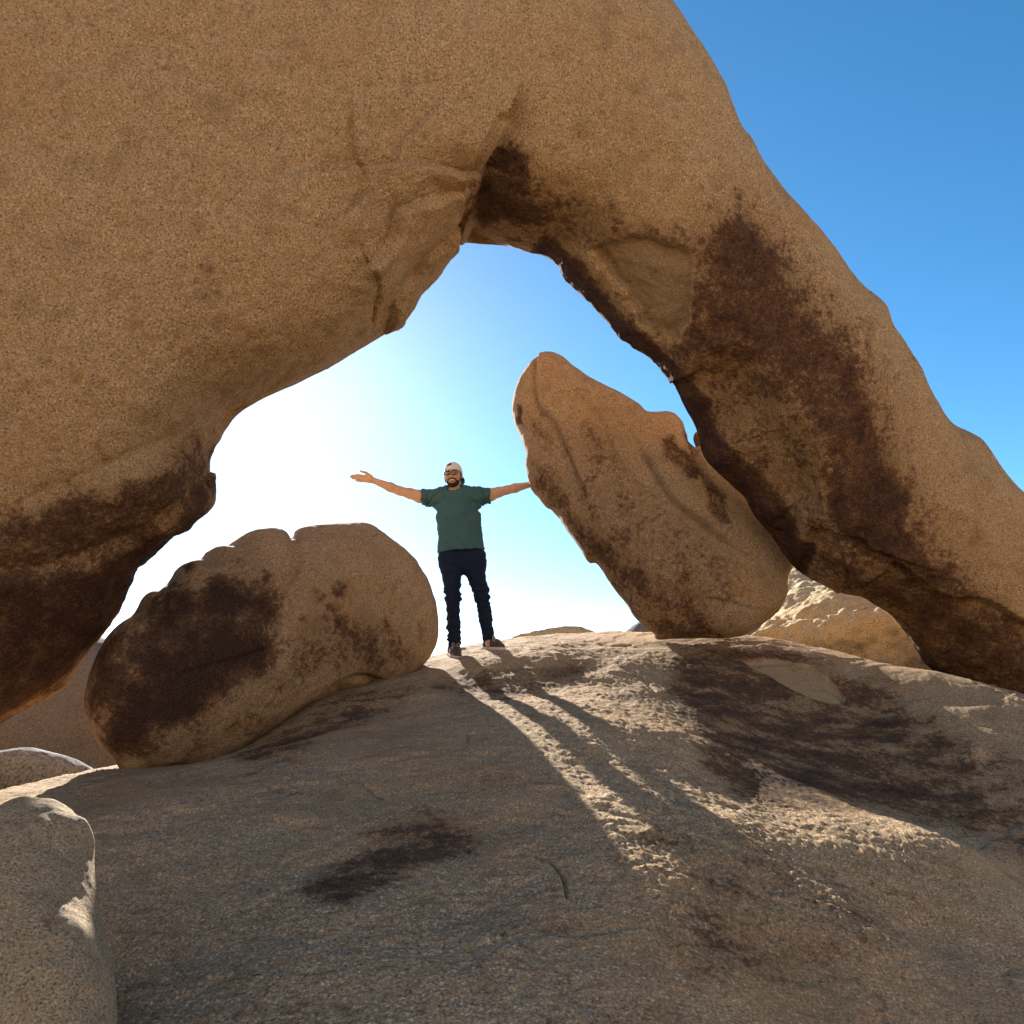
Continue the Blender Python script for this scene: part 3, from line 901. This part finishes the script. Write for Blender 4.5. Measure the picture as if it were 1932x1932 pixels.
blue = make_rock('boulder', [(-260, 1460), (-180, 1425), (-100, 1422), (-20, 1420), (20, 1414), (56, 1410), (100, 1418), (140, 1428), (172, 1446), (190, 1470), (170, 1510), (0, 1540), (-220, 1530)],
                 Plane(7.2, 0.2), 0.03, M['blue'], wm=0.5, seed=47, big=0.4)
tag(blue, 'low bluish grey rock at left edge with a sunlit rim', 'rock')
ledge = make_rock('rock_ledge', [(925, 1222), (950, 1207), (975, 1197), (1000, 1191), (1040, 1185), (1065, 1182), (1092, 1184), (1110, 1189), (1140, 1198), (1172, 1205), (1190, 1222), (1050, 1235)],
                  Plane(9.3, -0.1, 0.5), 0.02, M['pale'], wm=0.5, kf=1.0, kb=1.6, seed=53, big=0.5, rough=1.6)
tag(ledge, 'low sunlit layered ledge on the skyline right of the man', 'rock ledge')
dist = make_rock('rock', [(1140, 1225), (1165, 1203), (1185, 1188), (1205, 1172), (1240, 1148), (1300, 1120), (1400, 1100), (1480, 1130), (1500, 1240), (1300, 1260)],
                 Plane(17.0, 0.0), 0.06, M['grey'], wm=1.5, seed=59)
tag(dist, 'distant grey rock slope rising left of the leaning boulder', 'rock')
lit = make_rock('rock', [(1360, 1240), (1400, 1205), (1430, 1180), (1455, 1140), (1475, 1080), (1500, 1030), (1560, 1000), (1650, 1040), (1760, 1110), (1850, 1200), (1860, 1310), (1500, 1300)],
                Plane(8.2, -0.5, 3.0), 0.03, M['pale'], wm=0.45, seed=61, rough=4.2, big=2.0)
tag(lit, 'cream sunlit crumbly rock showing between the leaning boulder and arch leg', 'rock')


# ------------------------------------------------------------------ the man
class Vol:
    """a distance field on a grid, grown from rounded limbs and meshed as one skin"""
    def __init__(self, lo, hi, h):
        self.lo = np.array(lo, float); self.h = h
        self.n = np.ceil((np.array(hi) - self.lo) / h).astype(int) + 1
        self.F = np.full(self.n, 0.2, np.float32)

    def box(self, lo, hi, pad):
        a = np.clip(np.floor((np.array(lo) - pad - self.lo) / self.h).astype(int), 0, self.n)
        b = np.clip(np.ceil((np.array(hi) + pad - self.lo) / self.h).astype(int) + 1, 0, self.n)
        sl = tuple(slice(x, y) for x, y in zip(a, b))
        ax = [self.lo[k] + self.h * np.arange(a[k], b[k], dtype=np.float32) for k in range(3)]
        return sl, np.stack(np.meshgrid(*ax, indexing='ij'), -1).astype(np.float32)

    def put(self, sl, d, k, sub=False):
        a = self.F[sl]
        if sub:
            d = -d
            t = np.maximum(k - np.abs(a - d), 0) / k
            self.F[sl] = np.maximum(a, d) + t * t * k / 4
        else:
            t = np.maximum(k - np.abs(a - d), 0) / k
            self.F[sl] = np.minimum(a, d) - t * t * k / 4

    def cap(self, A, B, ra, rb, k=0.02, flat=1.0, cuts=(), sub=False):
        """tapered limb from A to B; flat < 1 squashes it front to back; cuts = (point, outward normal) planes"""
        A = np.array(A, float); B = np.array(B, float)
        r = max(ra, rb)
        sl, P = self.box(np.minimum(A, B) - r, np.maximum(A, B) + r, 0.03 + k)
        if P.size == 0: return
        S = np.array([1, 1 / flat, 1])
        p = (P - A) * S; e = (B - A) * S
        t = np.clip((p @ e) / max(e @ e, 1e-9), 0, 1)
        d = np.linalg.norm(p - t[..., None] * e, axis=-1) - (ra + (rb - ra) * t)
        d = np.where(d > 0, d, d * flat) if flat < 1 else d
        for q, n in cuts:
            n = np.array(n, float); n /= np.linalg.norm(n)
            d = np.maximum(d, (P - np.array(q)) @ n)
        self.put(sl, d.astype(np.float32), k, sub)

    def ell(self, C, R, k=0.015, basis=None, sub=False, cuts=()):
        C = np.array(C, float); R = np.array(R, float)
        m = R.max()
        sl, P = self.box(C - m, C + m, 0.02 + k)
        if P.size == 0: return
        p = P - C
        if basis is not None:
            p = p @ np.array(basis).T
        k0 = np.linalg.norm(p / R, axis=-1); k1 = np.linalg.norm(p / (R * R), axis=-1)
        d = k0 * (k0 - 1) / np.maximum(k1, 1e-6)
        for q, n in cuts:
            n = np.array(n, float); n /= np.linalg.norm(n)
            d = np.maximum(d, (P - np.array(q)) @ n)
        self.put(sl, d.astype(np.float32), k, sub)

    def clip(self, q, n, lo, hi, k=0.008):
        sl, P = self.box(lo, hi, 0)
        n = np.array(n, float); n /= np.linalg.norm(n)
        self.put(sl, -((P - np.array(q)) @ n).astype(np.float32), k, True)

    def mesh(self):
        V, Q = surface_nets(-self.F)
        return self.lo + V * self.h, Q


def tube(pts, r, n=8, closed=False):
    pts = np.asarray(pts, float)
    N = len(pts)
    V, Q = [], []
    for i in range(N):
        a = pts[(i - 1) % N] if closed or i else pts[i]
        b = pts[(i + 1) % N] if closed or i < N - 1 else pts[i]
        t = b - a; t /= max(np.linalg.norm(t), 1e-9)
        x = np.cross(t, [0.13, 0.2, 0.97]); x /= np.linalg.norm(x); y = np.cross(t, x)
        for k in range(n):
            c = 2 * math.pi * k / n
            V.append(pts[i] + r * (math.cos(c) * x + math.sin(c) * y))
    for i in range(N if closed else N - 1):
        for k in range(n):
            Q.append((i * n + k, i * n + (k + 1) % n, ((i + 1) % N) * n + (k + 1) % n, ((i + 1) % N) * n + k))
    return np.array(V), np.array(Q)


def merge(parts):
    V, Q, o = [], [], 0
    for v, q in parts:
        V.append(v); Q.append(q + o); o += len(v)
    return np.vstack(V), np.vstack(Q)


def plain(name, col, rough=0.8, spec=0.3, var=0.0, scale=30.0, bump=0.0, bscale=200.0, bdist=0.002):
    t = NT(name)
    co = t.coords()
    if var > 0:
        n1 = t.noise(co, scale, 4, 0.6)
        c = t.mix(n1, tuple(max(0, x * (1 - var)) for x in col), tuple(min(1, x * (1 + var)) for x in col))
        t.link(c, t.b.inputs['Base Color'])
    else:
        t.put(t.b.inputs['Base Color'], col)
    t.b.inputs['Roughness'].default_value = rough
    t.b.inputs['Specular IOR Level'].default_value = spec
    if bump > 0:
        t.link(t.bump(t.noise(co, bscale, 3, 0.6), bump, bdist), t.b.inputs['Normal'])
    return t.m


def skin_mat():
    t = NT('skin')
    co = t.coords()
    c = t.mix(t.noise(co, 25.0, 4, 0.6), (0.46, 0.26, 0.16), (0.58, 0.35, 0.23))
    t.link(c, t.b.inputs['Base Color'])
    t.b.inputs['Roughness'].default_value = 0.5
    t.b.inputs['Specular IOR Level'].default_value = 0.35
    t.b.inputs['Subsurface Weight'].default_value = 0.12
    t.b.inputs['Subsurface Radius'].default_value = (0.012, 0.005, 0.003)
    t.b.inputs['Subsurface Scale'].default_value = 1.0
    return t.m


def cap_mat():
    t = NT('cap_cloth')
    a = t.attr('back')
    c = t.mix(t.ramp(a, [(0.45, 0.0), (0.55, 1.0)]), (0.60, 0.585, 0.57), (0.015, 0.018, 0.03))
    t.link(c, t.b.inputs['Base Color'])
    t.b.inputs['Roughness'].default_value = 0.85
    return t.m


M['skin'] = skin_mat()
M['cap'] = cap_mat()
M['shirt'] = plain('green_cotton', (0.048, 0.108, 0.122), 0.9, 0.15, 0.18, 9.0, 0.25, 500, 0.001)
M['denim'] = plain('dark_denim', (0.0065, 0.0125, 0.034), 0.85, 0.2, 0.35, 18.0, 0.3, 400, 0.001)
M['shoe'] = plain('brown_leather', (0.085, 0.048, 0.032), 0.6, 0.3, 0.3, 30.0, 0.2, 150, 0.002)
M['sole'] = plain('pale_rubber', (0.58, 0.52, 0.44), 0.8, 0.2, 0.15, 40.0)
M['lace'] = plain('leather_lace', (0.50, 0.39, 0.28), 0.7, 0.2)
M['hair'] = plain('black_hair', (0.012, 0.008, 0.006), 0.7, 0.3, 0.4, 120.0, 0.6, 260, 0.003)
M['beard'] = plain('dark_beard', (0.045, 0.026, 0.018), 0.8, 0.2, 0.6, 90.0, 0.6, 320, 0.003)
M['frame'] = plain('black_plastic', (0.01, 0.01, 0.012), 0.25, 0.5)
M['tooth'] = plain('tooth_white', (0.75, 0.70, 0.62), 0.4, 0.5)
M['eye'] = plain('eye_dark', (0.03, 0.018, 0.012), 0.2, 0.5)
M['lip'] = plain('lip', (0.26, 0.10, 0.08), 0.5, 0.3)
_t = NT('lens_glass')
_t.put(_t.b.inputs['Base Color'], (0.35, 0.38, 0.42))
_t.b.inputs['Roughness'].default_value = 0.03
_t.b.inputs['Alpha'].default_value = 0.28
M['lens'] = _t.m

MY = 7.0                      # the man's distance


def Z(zx, zy, dy=0.0):
    return at(646.9 + zx * 0.22326, 838.5 + zy * 0.22326, MY + dy)


def build_man():
    fx = {}
    for nm, (zx, zy, dy, ang) in {'a': (946, 1772, -0.05, 20), 'b': (1278, 1708, 0.03, 40)}.items():
        p = Z(zx, zy, dy)
        p[2] = slab_z(p[0], p[1]) + (0.034 if nm == 'a' else 0.019)
        fx[nm] = (p, math.radians(ang))
    mid = (fx['a'][0] + fx['b'][0]) / 2
    root = bpy.data.objects.new('person', None)
    COL.objects.link(root)
    root.location = mid
    root['base'] = [float(c) for c in mid]
    tag(root, 'man in green T-shirt, dark jeans and backward white cap with arms outstretched', 'person')
    # joints
    shA, shB = Z(795, 437), Z(1143, 432)
    elA, wrA = Z(478, 392, -0.03), Z(262, 306, -0.08)
    elB, wrB = Z(1385, 386, 0.05), Z(1585, 338, 0.12)
    neck = Z(948, 395, 0.015)
    hipA, hipB = Z(912, 1010), Z(1106, 1010)
    knA, knB = Z(928, 1285, -0.03), Z(1170, 1265, -0.01)
    anA = fx['a'][0] + np.array([-0.01, 0.045, 0.075]); anB = fx['b'][0] + np.array([-0.045, 0.04, 0.075])
    # head frame
    hc = Z(932, 262, -0.03)
    yaw, roll, nod = math.radians(-7), math.radians(-4), math.radians(6)
    hy = np.array([math.sin(-yaw) * math.cos(nod), math.cos(yaw) * math.cos(nod), math.sin(nod)])
    hz = np.array([math.sin(roll), 0, math.cos(roll)]); hz -= hy * hz.dot(hy); hz /= np.linalg.norm(hz)
    hx = np.cross(hy, hz)
    B3 = np.array([hx, hy, hz])

    def H(x, y, z): return hc + x * hx + y * hy + z * hz

    # ---- skin: head, neck, arms and hands, trunk and legs in one surface
    lo = np.array([wrA[0] - 0.26, 6.72, min(anA[2], anB[2]) - 0.12]); hi = np.array([wrB[0] + 0.26, 7.36, hc[2] + 0.16])
    v = Vol(lo, hi, 0.0047)
    v.ell(H(0, 0.012, 0.014), (0.077, 0.095, 0.098), 0.01, B3)
    v.ell(H(0, -0.022, -0.045), (0.060, 0.066, 0.070), 0.04, B3)
    v.ell(H(0, -0.052, -0.088), (0.030, 0.030, 0.022), 0.03, B3)
    for s in (-1, 1):
        v.ell(H(s * 0.042, -0.058, -0.022), (0.024, 0.026, 0.024), 0.02, B3)
        v.ell(H(s * 0.032, -0.094, 0.010), (0.017, 0.012, 0.011), 0.010, B3, sub=True)
        v.ell(H(s * 0.080, 0.012, -0.008), (0.009, 0.021, 0.031), 0.006, B3)
    v.ell(H(0, -0.080, 0.028), (0.050, 0.016, 0.010), 0.015, B3)
    v.cap(H(0, -0.088, 0.012), H(0, -0.112, -0.026), 0.008, 0.014, 0.012)
    v.ell(H(0, -0.082, -0.060), (0.028, 0.022, 0.020), 0.015, B3)
    v.ell(H(0, -0.104, -0.058), (0.024, 0.010, 0.007), 0.004, B3, sub=True)
    v.cap(H(0, 0.02, -0.05), neck, 0.052, 0.058, 0.03)
    ch, pv = Z(968, 520, 0.01), Z(1005, 960, 0.01)
    v.cap(neck, ch, 0.06, 0.13, 0.05, 0.7)
    v.cap(ch, pv, 0.155, 0.14, 0.05, 0.62)
    for sh, el, wr in ((shA, elA, wrA), (shB, elB, wrB)):
        v.cap(ch * 0.35 + sh * 0.65, sh, 0.07, 0.062, 0.05)
        m1 = Z(655, 441, -0.01) if sh is shA else Z(1246, 425, 0.02)
        m2 = Z(565, 414, -0.02) if sh is shA else Z(1315, 404, 0.035)
        v.cap(sh, m1, 0.060, 0.060, 0.03)
        v.cap(m1, m2, 0.060, 0.048, 0.02)
        v.cap(m2, el, 0.048, 0.040, 0.02)
        v.cap(el, el * 0.65 + wr * 0.35, 0.041, 0.043, 0.02)
        v.cap(el * 0.65 + wr * 0.35, wr, 0.043, 0.027, 0.02)
    for hp, kn, an in ((hipA, knA, anA), (hipB, knB, anB)):
        v.cap(hp, kn, 0.080, 0.052, 0.03); v.cap(kn, an, 0.052, 0.036, 0.02)
        v.cap(an, an + np.array([0, -0.04, -0.03]), 0.036, 0.03, 0.02)
    # open hand, palm to the camera, thumb up
    pm = Z(205, 288, -0.09)
    v.cap(wrA, Z(228, 296, -0.09), 0.026, 0.030, 0.015, 0.75)
    v.cap(Z(226, 282, -0.09), Z(190, 276, -0.092), 0.022, 0.019, 0.012, 0.7)
    v.cap(Z(228, 308, -0.088), Z(198, 308, -0.09), 0.021, 0.017, 0.012, 0.7)
    for kx, ky, mx, my, tx, ty, r0, d0 in [(186, 268, 130, 258, 72, 264, 0.0098, -0.098), (182, 283, 126, 275, 64, 274, 0.0100, -0.094),
                                           (186, 298, 132, 293, 78, 288, 0.0095, -0.092), (194, 313, 148, 312, 106, 306, 0.0085, -0.088)]:
        v.cap(Z(kx, ky, d0), Z(mx, my, d0 - 0.006), r0 * 1.1, r0, 0.006)
        v.cap(Z(mx, my, d0 - 0.006), Z(tx, ty, d0 - 0.020), r0, r0 * 0.82, 0.004)
    v.cap(Z(238, 272, -0.095), Z(196, 240, -0.105), 0.018, 0.0125, 0.012)
    v.cap(Z(196, 240, -0.105), Z(150, 226, -0.108), 0.0120, 0.0095, 0.005)
    # other hand laid against the far side of the leaning boulder
    v.cap(wrB, Z(1628, 330, 0.13), 0.025, 0.027, 0.015, 0.7)
    v.cap(Z(1625, 322, 0.13), Z(1662, 316, 0.132), 0.021, 0.018, 0.012, 0.7)
    v.cap(Z(1625, 342, 0.13), Z(1658, 340, 0.132), 0.020, 0.017, 0.012, 0.7)
    for kx, ky, tx, ty, r0 in [(1668, 306, 1752, 290, 0.0096), (1672, 320, 1768, 312, 0.0098), (1668, 334, 1756, 334, 0.0094), (1660, 348, 1728, 354, 0.0084)]:
        mx, my = kx * 0.45 + tx * 0.55, ky * 0.45 + ty * 0.55
        v.cap(Z(kx, ky, 0.132), Z(mx, my, 0.136), r0 * 1.1, r0, 0.006)
        v.cap(Z(mx, my, 0.136), Z(tx, ty, 0.130), r0, r0 * 0.82, 0.004)
    v.cap(Z(1618, 316, 0.125), Z(1650, 280, 0.125), 0.017, 0.0125, 0.012)
    v.cap(Z(1650, 280, 0.125), Z(1676, 256, 0.125), 0.012, 0.0095, 0.005)
    V, Q = v.mesh()
    link_mesh('body', V, Q, M['skin'], root)

    # ---- T-shirt
    def cuts(*c): return c
    hem_n = (Z(797, 938) - Z(1207, 905)); hem_n = np.array([-hem_n[2], 0, hem_n[0]])
    hem_n = hem_n if hem_n[2] < 0 else -hem_n
    v = Vol(shA - np.array([0.3, 0.32, 0.75]), shB + np.array([0.28, 0.32, 0.25]), 0.0058)
    v.cap(Z(966, 530), Z(980, 660), 0.195, 0.197, 0.03, 0.60)
    v.cap(Z(980, 660), Z(1004, 960), 0.197, 0.222, 0.04, 0.60)
    v.cap(Z(830, 455), Z(1112, 450), 0.092, 0.092, 0.05, 0.85)
    v.cap(Z(880, 430, 0.01), Z(1010, 428, 0.01), 0.080, 0.080, 0.05, 0.9)
    axA = Z(660, 440) - Z(800, 437); axB = Z(1250, 430) - Z(1140, 432)
    v.cap(Z(815, 446), Z(660, 446, -0.01), 0.088, 0.074, 0.04)
    v.cap(Z(1130, 440), Z(1262, 432, 0.02), 0.086, 0.070, 0.04)
    A0 = Z(668, 440); B0 = Z(1248, 430)
    v.clip(A0, (-1, 0, 0.04), A0 + [-0.2, -0.3, -0.3], A0 + [0.08, 0.3, 0.3], 0.006)
    v.clip(B0, (1, 0, 0.02), B0 + [-0.08, -0.3, -0.3], B0 + [0.2, 0.3, 0.3], 0.006)
    hm = Z(1000, 903)
    v.clip(hm, (0.08, 0.0, -1), hm + [-0.4, -0.4, -0.4], hm + [0.4, 0.4, 0.1], 0.006)
    v.ell(Z(946, 372, -0.045), (0.070, 0.075, 0.040), 0.012, sub=True)
    V, Q = v.mesh()
    N = normals(V, Q)
    c = np.array(Z(970, 600))
    rel = V - c
    fold = 0.016 * fbm(V * np.array([1.0, 1.0, 0.4]), 8.0, 3, 301) + 0.007 * fbm(V, 18.0, 3, 307)
    # pull lines from the armpits
    for q, sg in ((Z(735, 520), 1), (Z(1190, 515), -1)):
        dx = (V[:, 0] - q[0]) * sg; dz = V[:, 2] - q[2]
        an_ = np.arctan2(dz, dx + 0.02); rr_ = np.hypot(dx, dz)
        fold += 0.010 * np.sin(an_ * 9 + 1.0) * np.exp(-rr_ / 0.15)
    V = V + N * fold[:, None]
    sh = link_mesh('t_shirt', V, Q, M['shirt'], root)
    th = np.linspace(0, 2 * math.pi, 28, endpoint=False)
    col_c = Z(946, 398, -0.02)
    cp = np.array([col_c + np.array([0.062 * math.cos(a), 0.062 * math.sin(a), 0.013 * math.sin(a) + 0.004]) for a in th])
    V, Q = tube(cp, 0.008, 8, True)
    link_mesh('collar', V, Q, M['shirt'], sh)

    # ---- jeans
    v = Vol([Z(780, 900)[0] - 0.04, 6.7, min(anA[2], anB[2]) - 0.06], [Z(1330, 900)[0] + 0.04, 7.3, Z(1000, 860)[2]], 0.0052)
    v.cap(Z(900, 940), Z(1110, 938), 0.105, 0.105, 0.03, 0.95)
    v.cap(Z(908, 1000), Z(1112, 1005), 0.103, 0.106, 0.04, 0.95)
    v.cap(Z(916, 1030), knA, 0.100, 0.069, 0.03); v.cap(knA, anA + [0, 0.0, 0.02], 0.069, 0.054, 0.03)
    v.cap(Z(1108, 1040), knB, 0.100, 0.066, 0.03); v.cap(knB, anB + [0, 0.0, 0.02], 0.066, 0.053, 0.03)
    v.ell(Z(1180, 1010, -0.02), (0.036, 0.05, 0.05), 0.03)
    for an in (anA, anB):
        v.clip(an + [0, 0, 0.0], (0, -0.25, -1), an + [-0.1, -0.1, -0.12], an + [0.1, 0.1, 0.06], 0.006)
    V, Q = v.mesh()
    N = normals(V, Q)
    low = smooth(Z(0, 1080)[2], Z(0, 1300)[2], V[:, 2])
    fold = (0.007 + 0.008 * low) * fbm(V * np.array([0.8, 0.8, 2.2]), 11.0, 3, 401)
    for kn in (knA, knB):
        w = np.exp(-(((V[:, 2] - kn[2]) / 0.09) ** 2)) * (np.abs(V[:, 0] - kn[0]) < 0.11)
        fold += 0.0045 * w * np.sin((V[:, 2] - kn[2]) * 120 + 3 * fbm(V, 8.0, 2, 411))
    for an in (anA, anB):
        w = np.exp(-(((V[:, 2] - an[2] - 0.05) / 0.06) ** 2)) * (np.abs(V[:, 0] - an[0]) < 0.1)
        fold += 0.004 * w * np.sin((V[:, 2] - an[2]) * 140 + 3 * fbm(V, 8.0, 2, 421))
    V = V + N * fold[:, None]
    link_mesh('jeans', V, Q, M['denim'], root)

    # ---- shoes
    for nm in ('a', 'b'):
        p, ang = fx[nm]
        f = np.array([math.sin(ang), -math.cos(ang), 0.0])
        e = 0.05
        grad = (slab_z(p[0] + f[0] * e, p[1] + f[1] * e) - slab_z(p[0] - f[0] * e, p[1] - f[1] * e)) / (2 * e)
        f = np.array([f[0], f[1], float(grad)]); f /= np.linalg.norm(f)
        r = np.cross(f, [0, 0, 1]); r /= np.linalg.norm(r)
        u = np.cross(r, f)

        def S(l, s, z): return p + f * l + r * s + u * z
        Bs = np.array([r, f, u])
        v = Vol(p - 0.24, p + 0.24, 0.0042)
        v.cap(S(-0.105, 0, 0.046), S(0.02, 0, 0.050), 0.042, 0.046, 0.02)
        v.cap(S(0.02, 0, 0.044), S(0.105, 0.006, 0.028), 0.046, 0.036, 0.03)
        v.cap(S(-0.085, 0, 0.06), S(-0.075, 0, 0.088), 0.044, 0.043, 0.02)
        v.ell(S(-0.075, 0, 0.135), (0.034, 0.048, 0.03), 0.006, Bs, sub=True)
        v.clip(S(0, 0, 0.018), -u, p - 0.24, p + 0.24, 0.003)
        V, Q = v.mesh()
        so = link_mesh('shoe', V, Q, M['shoe'], root)
        v = Vol(p - 0.24, p + 0.24, 0.0042)
        v.cap(S(-0.105, 0, 0.012), S(0.03, 0, 0.012), 0.046, 0.051, 0.02)
        v.cap(S(0.03, 0, 0.012), S(0.108, 0.006, 0.012), 0.051, 0.043, 0.02)
        v.clip(S(0, 0, 0.026), u, p - 0.24, p + 0.24, 0.003)
        v.clip(S(0, 0, -0.004), -u, p - 0.24, p + 0.24, 0.003)
        V, Q = v.mesh()
        link_mesh('sole', V, Q, M['sole'], so)
        parts = []
        for l in (0.0, 0.022, 0.044):
            zt = 0.097 - 0.7 * l
            parts.append(tube([S(l, -0.038, zt - 0.026), S(l + 0.004, -0.02, zt - 0.004), S(l + 0.006, 0, zt), S(l + 0.004, 0.02, zt - 0.004), S(l, 0.038, zt - 0.026)], 0.0042, 6))
        for s in (-1, 1):
            a = np.linspace(0, math.pi, 9)
            parts.append(tube([S(-0.004 + 0.004 * k, s * (0.006 + 0.034 * math.sin(t * 0.5)), 0.098 + 0.034 * math.sin(t) - 0.010 * k / 4) for k, t in enumerate(a)], 0.003, 6))
            parts.append(tube([S(0, s * 0.004, 0.098), S(0.03, s * 0.024, 0.102), S(0.058, s * 0.045, 0.070)], 0.0028, 6))
        V, Q = merge(parts)
        link_mesh('laces', V, Q, M['lace'], so)

    # ---- cap, hair, beard, face
    v = Vol(hc - 0.22, hc + 0.22, 0.0042)
    v.ell(H(0, 0.016, 0.030), (0.086, 0.106, 0.101), 0.006, B3)
    v.clip(H(0, -0.09, 0.046), (0 * hx - 0.28 * hy - 1.0 * hz), hc - 0.22, hc + 0.22, 0.004)
    v.ell(H(-0.030, -0.072, 0.104), (0.040, 0.052, 0.021), 0.004, B3, sub=True)
    V, Q = v.mesh()
    rel = (V - hc) @ B3.T
    co = link_mesh('cap', V, Q, M['cap'], root, attrs={'back': smooth(0.015, 0.035, rel[:, 1] + 0.15 * rel[:, 2])})
    bt = np.array([hx, 0.62 * hy - 0.78 * hz, 0.78 * hy + 0.62 * hz])
    v = Vol(hc - 0.26, hc + 0.26, 0.0042)
    v.ell(H(0, 0.125, -0.035), (0.088, 0.072, 0.007), 0.004, bt)
    V, Q = v.mesh()
    link_mesh('brim', V, Q, M['frame'], co)
    v = Vol(hc - 0.22, hc + 0.22, 0.0042)
    v.ell(H(0, 0.016, 0.024), (0.081, 0.101, 0.099), 0.006, B3)
    v.clip(H(0, -0.075, 0.055), (-0.55 * hy - 1.0 * hz), hc - 0.22, hc + 0.22, 0.003)
    V, Q = v.mesh()
    link_mesh('hair', V, Q, M['hair'], root)
    v = Vol(hc - 0.22, hc + 0.22, 0.0036)
    v.ell(H(0, -0.022, -0.050), (0.0625, 0.0695, 0.0715), 0.01, B3)
    v.ell(H(0, -0.054, -0.089), (0.033, 0.032, 0.023), 0.02, B3)
    v.clip(H(0, -0.06, -0.040), (0 * hx - 0.42 * hy + 1.0 * hz), hc - 0.22, hc + 0.22, 0.006)
    for s in (-1, 1):
        v.cap(H(s * 0.070, -0.012, 0.012), H(s * 0.064, -0.020, -0.05), 0.011, 0.014, 0.012)
    v.cap(H(-0.034, -0.084, -0.050), H(0, -0.098, -0.042), 0.008, 0.009, 0.006)
    v.cap(H(0.034, -0.084, -0.050), H(0, -0.098, -0.042), 0.008, 0.009, 0.006)
    v.ell(H(0, -0.104, -0.060), (0.030, 0.028, 0.0115), 0.004, B3, sub=True)
    V, Q = v.mesh()
    link_mesh('beard', V, Q, M['beard'], root)
    v = Vol(hc - 0.15, hc + 0.15, 0.0028)
    v.ell(H(0, -0.083, -0.059), (0.027, 0.018, 0.0085), 0.003, B3)
    V, Q = v.mesh()
    link_mesh('teeth', V, Q, M['tooth'], root)
    v = Vol(hc - 0.15, hc + 0.15, 0.0028)
    v.cap(H(-0.020, -0.092, -0.066), H(0, -0.101, -0.0705), 0.0045, 0.0055, 0.004)
    v.cap(H(0.020, -0.092, -0.066), H(0, -0.101, -0.0705), 0.0045, 0.0055, 0.004)
    V, Q = v.mesh()
    link_mesh('lower_lip', V, Q, M['lip'], root)
    for s in (-1, 1):
        v = Vol(H(s * 0.032, -0.08, 0.01) - 0.03, H(s * 0.032, -0.08, 0.01) + 0.03, 0.0024)
        v.ell(H(s * 0.032, -0.081, 0.008), (0.014, 0.010, 0.0065), 0.003, B3)
        V, Q = v.mesh()
        link_mesh('eye', V, Q, M['eye'], root)
        v = Vol(H(s * 0.032, -0.09, 0.03) - 0.04, H(s * 0.032, -0.09, 0.03) + 0.04, 0.0028)
        v.cap(H(s * 0.014, -0.094, 0.030), H(s * 0.050, -0.082, 0.029), 0.005, 0.0035, 0.003)
        V, Q = v.mesh()
        link_mesh('eyebrow', V, Q, M['hair'], root)
    gl = []
    lens_parts = []
    for s in (-1, 1):
        ring = []
        for a in np.linspace(0, 2 * math.pi, 24, endpoint=False):
            ca, sa = math.cos(a), math.sin(a)
            x = 0.0265 * np.sign(ca) * abs(ca) ** 0.55; z = 0.0165 * np.sign(sa) * abs(sa) ** 0.55
            ring.append(H(s * 0.034 + x, -0.113 + 0.35 * (s * x + 0.034) ** 2 * 6, 0.006 + z))
        gl.append(tube(ring, 0.0042, 6, True))
        lens_parts.append(np.array(ring))
        gl.append(tube([H(s * 0.060, -0.106, 0.012), H(s * 0.074, -0.085, 0.013), H(s * 0.084, 0.0, 0.012), H(s * 0.084, 0.018, 0.0)], 0.0028, 6))
    gl.append(tube([H(-0.009, -0.113, 0.010), H(0, -0.116, 0.012), H(0.009, -0.113, 0.010)], 0.003, 6))
    V, Q = merge(gl)
    go = link_mesh('glasses', V, Q, M['frame'], root)
    for ring in lens_parts:
        ring = ring * 1.0
        c = ring.mean(0)
        V = np.vstack([ring, [c]])
        Fs = [(i, (i + 1) % 24, 24) for i in range(24)]
        link_mesh('lens', V, Fs, M['lens'], go)
    del root['base']


build_man()
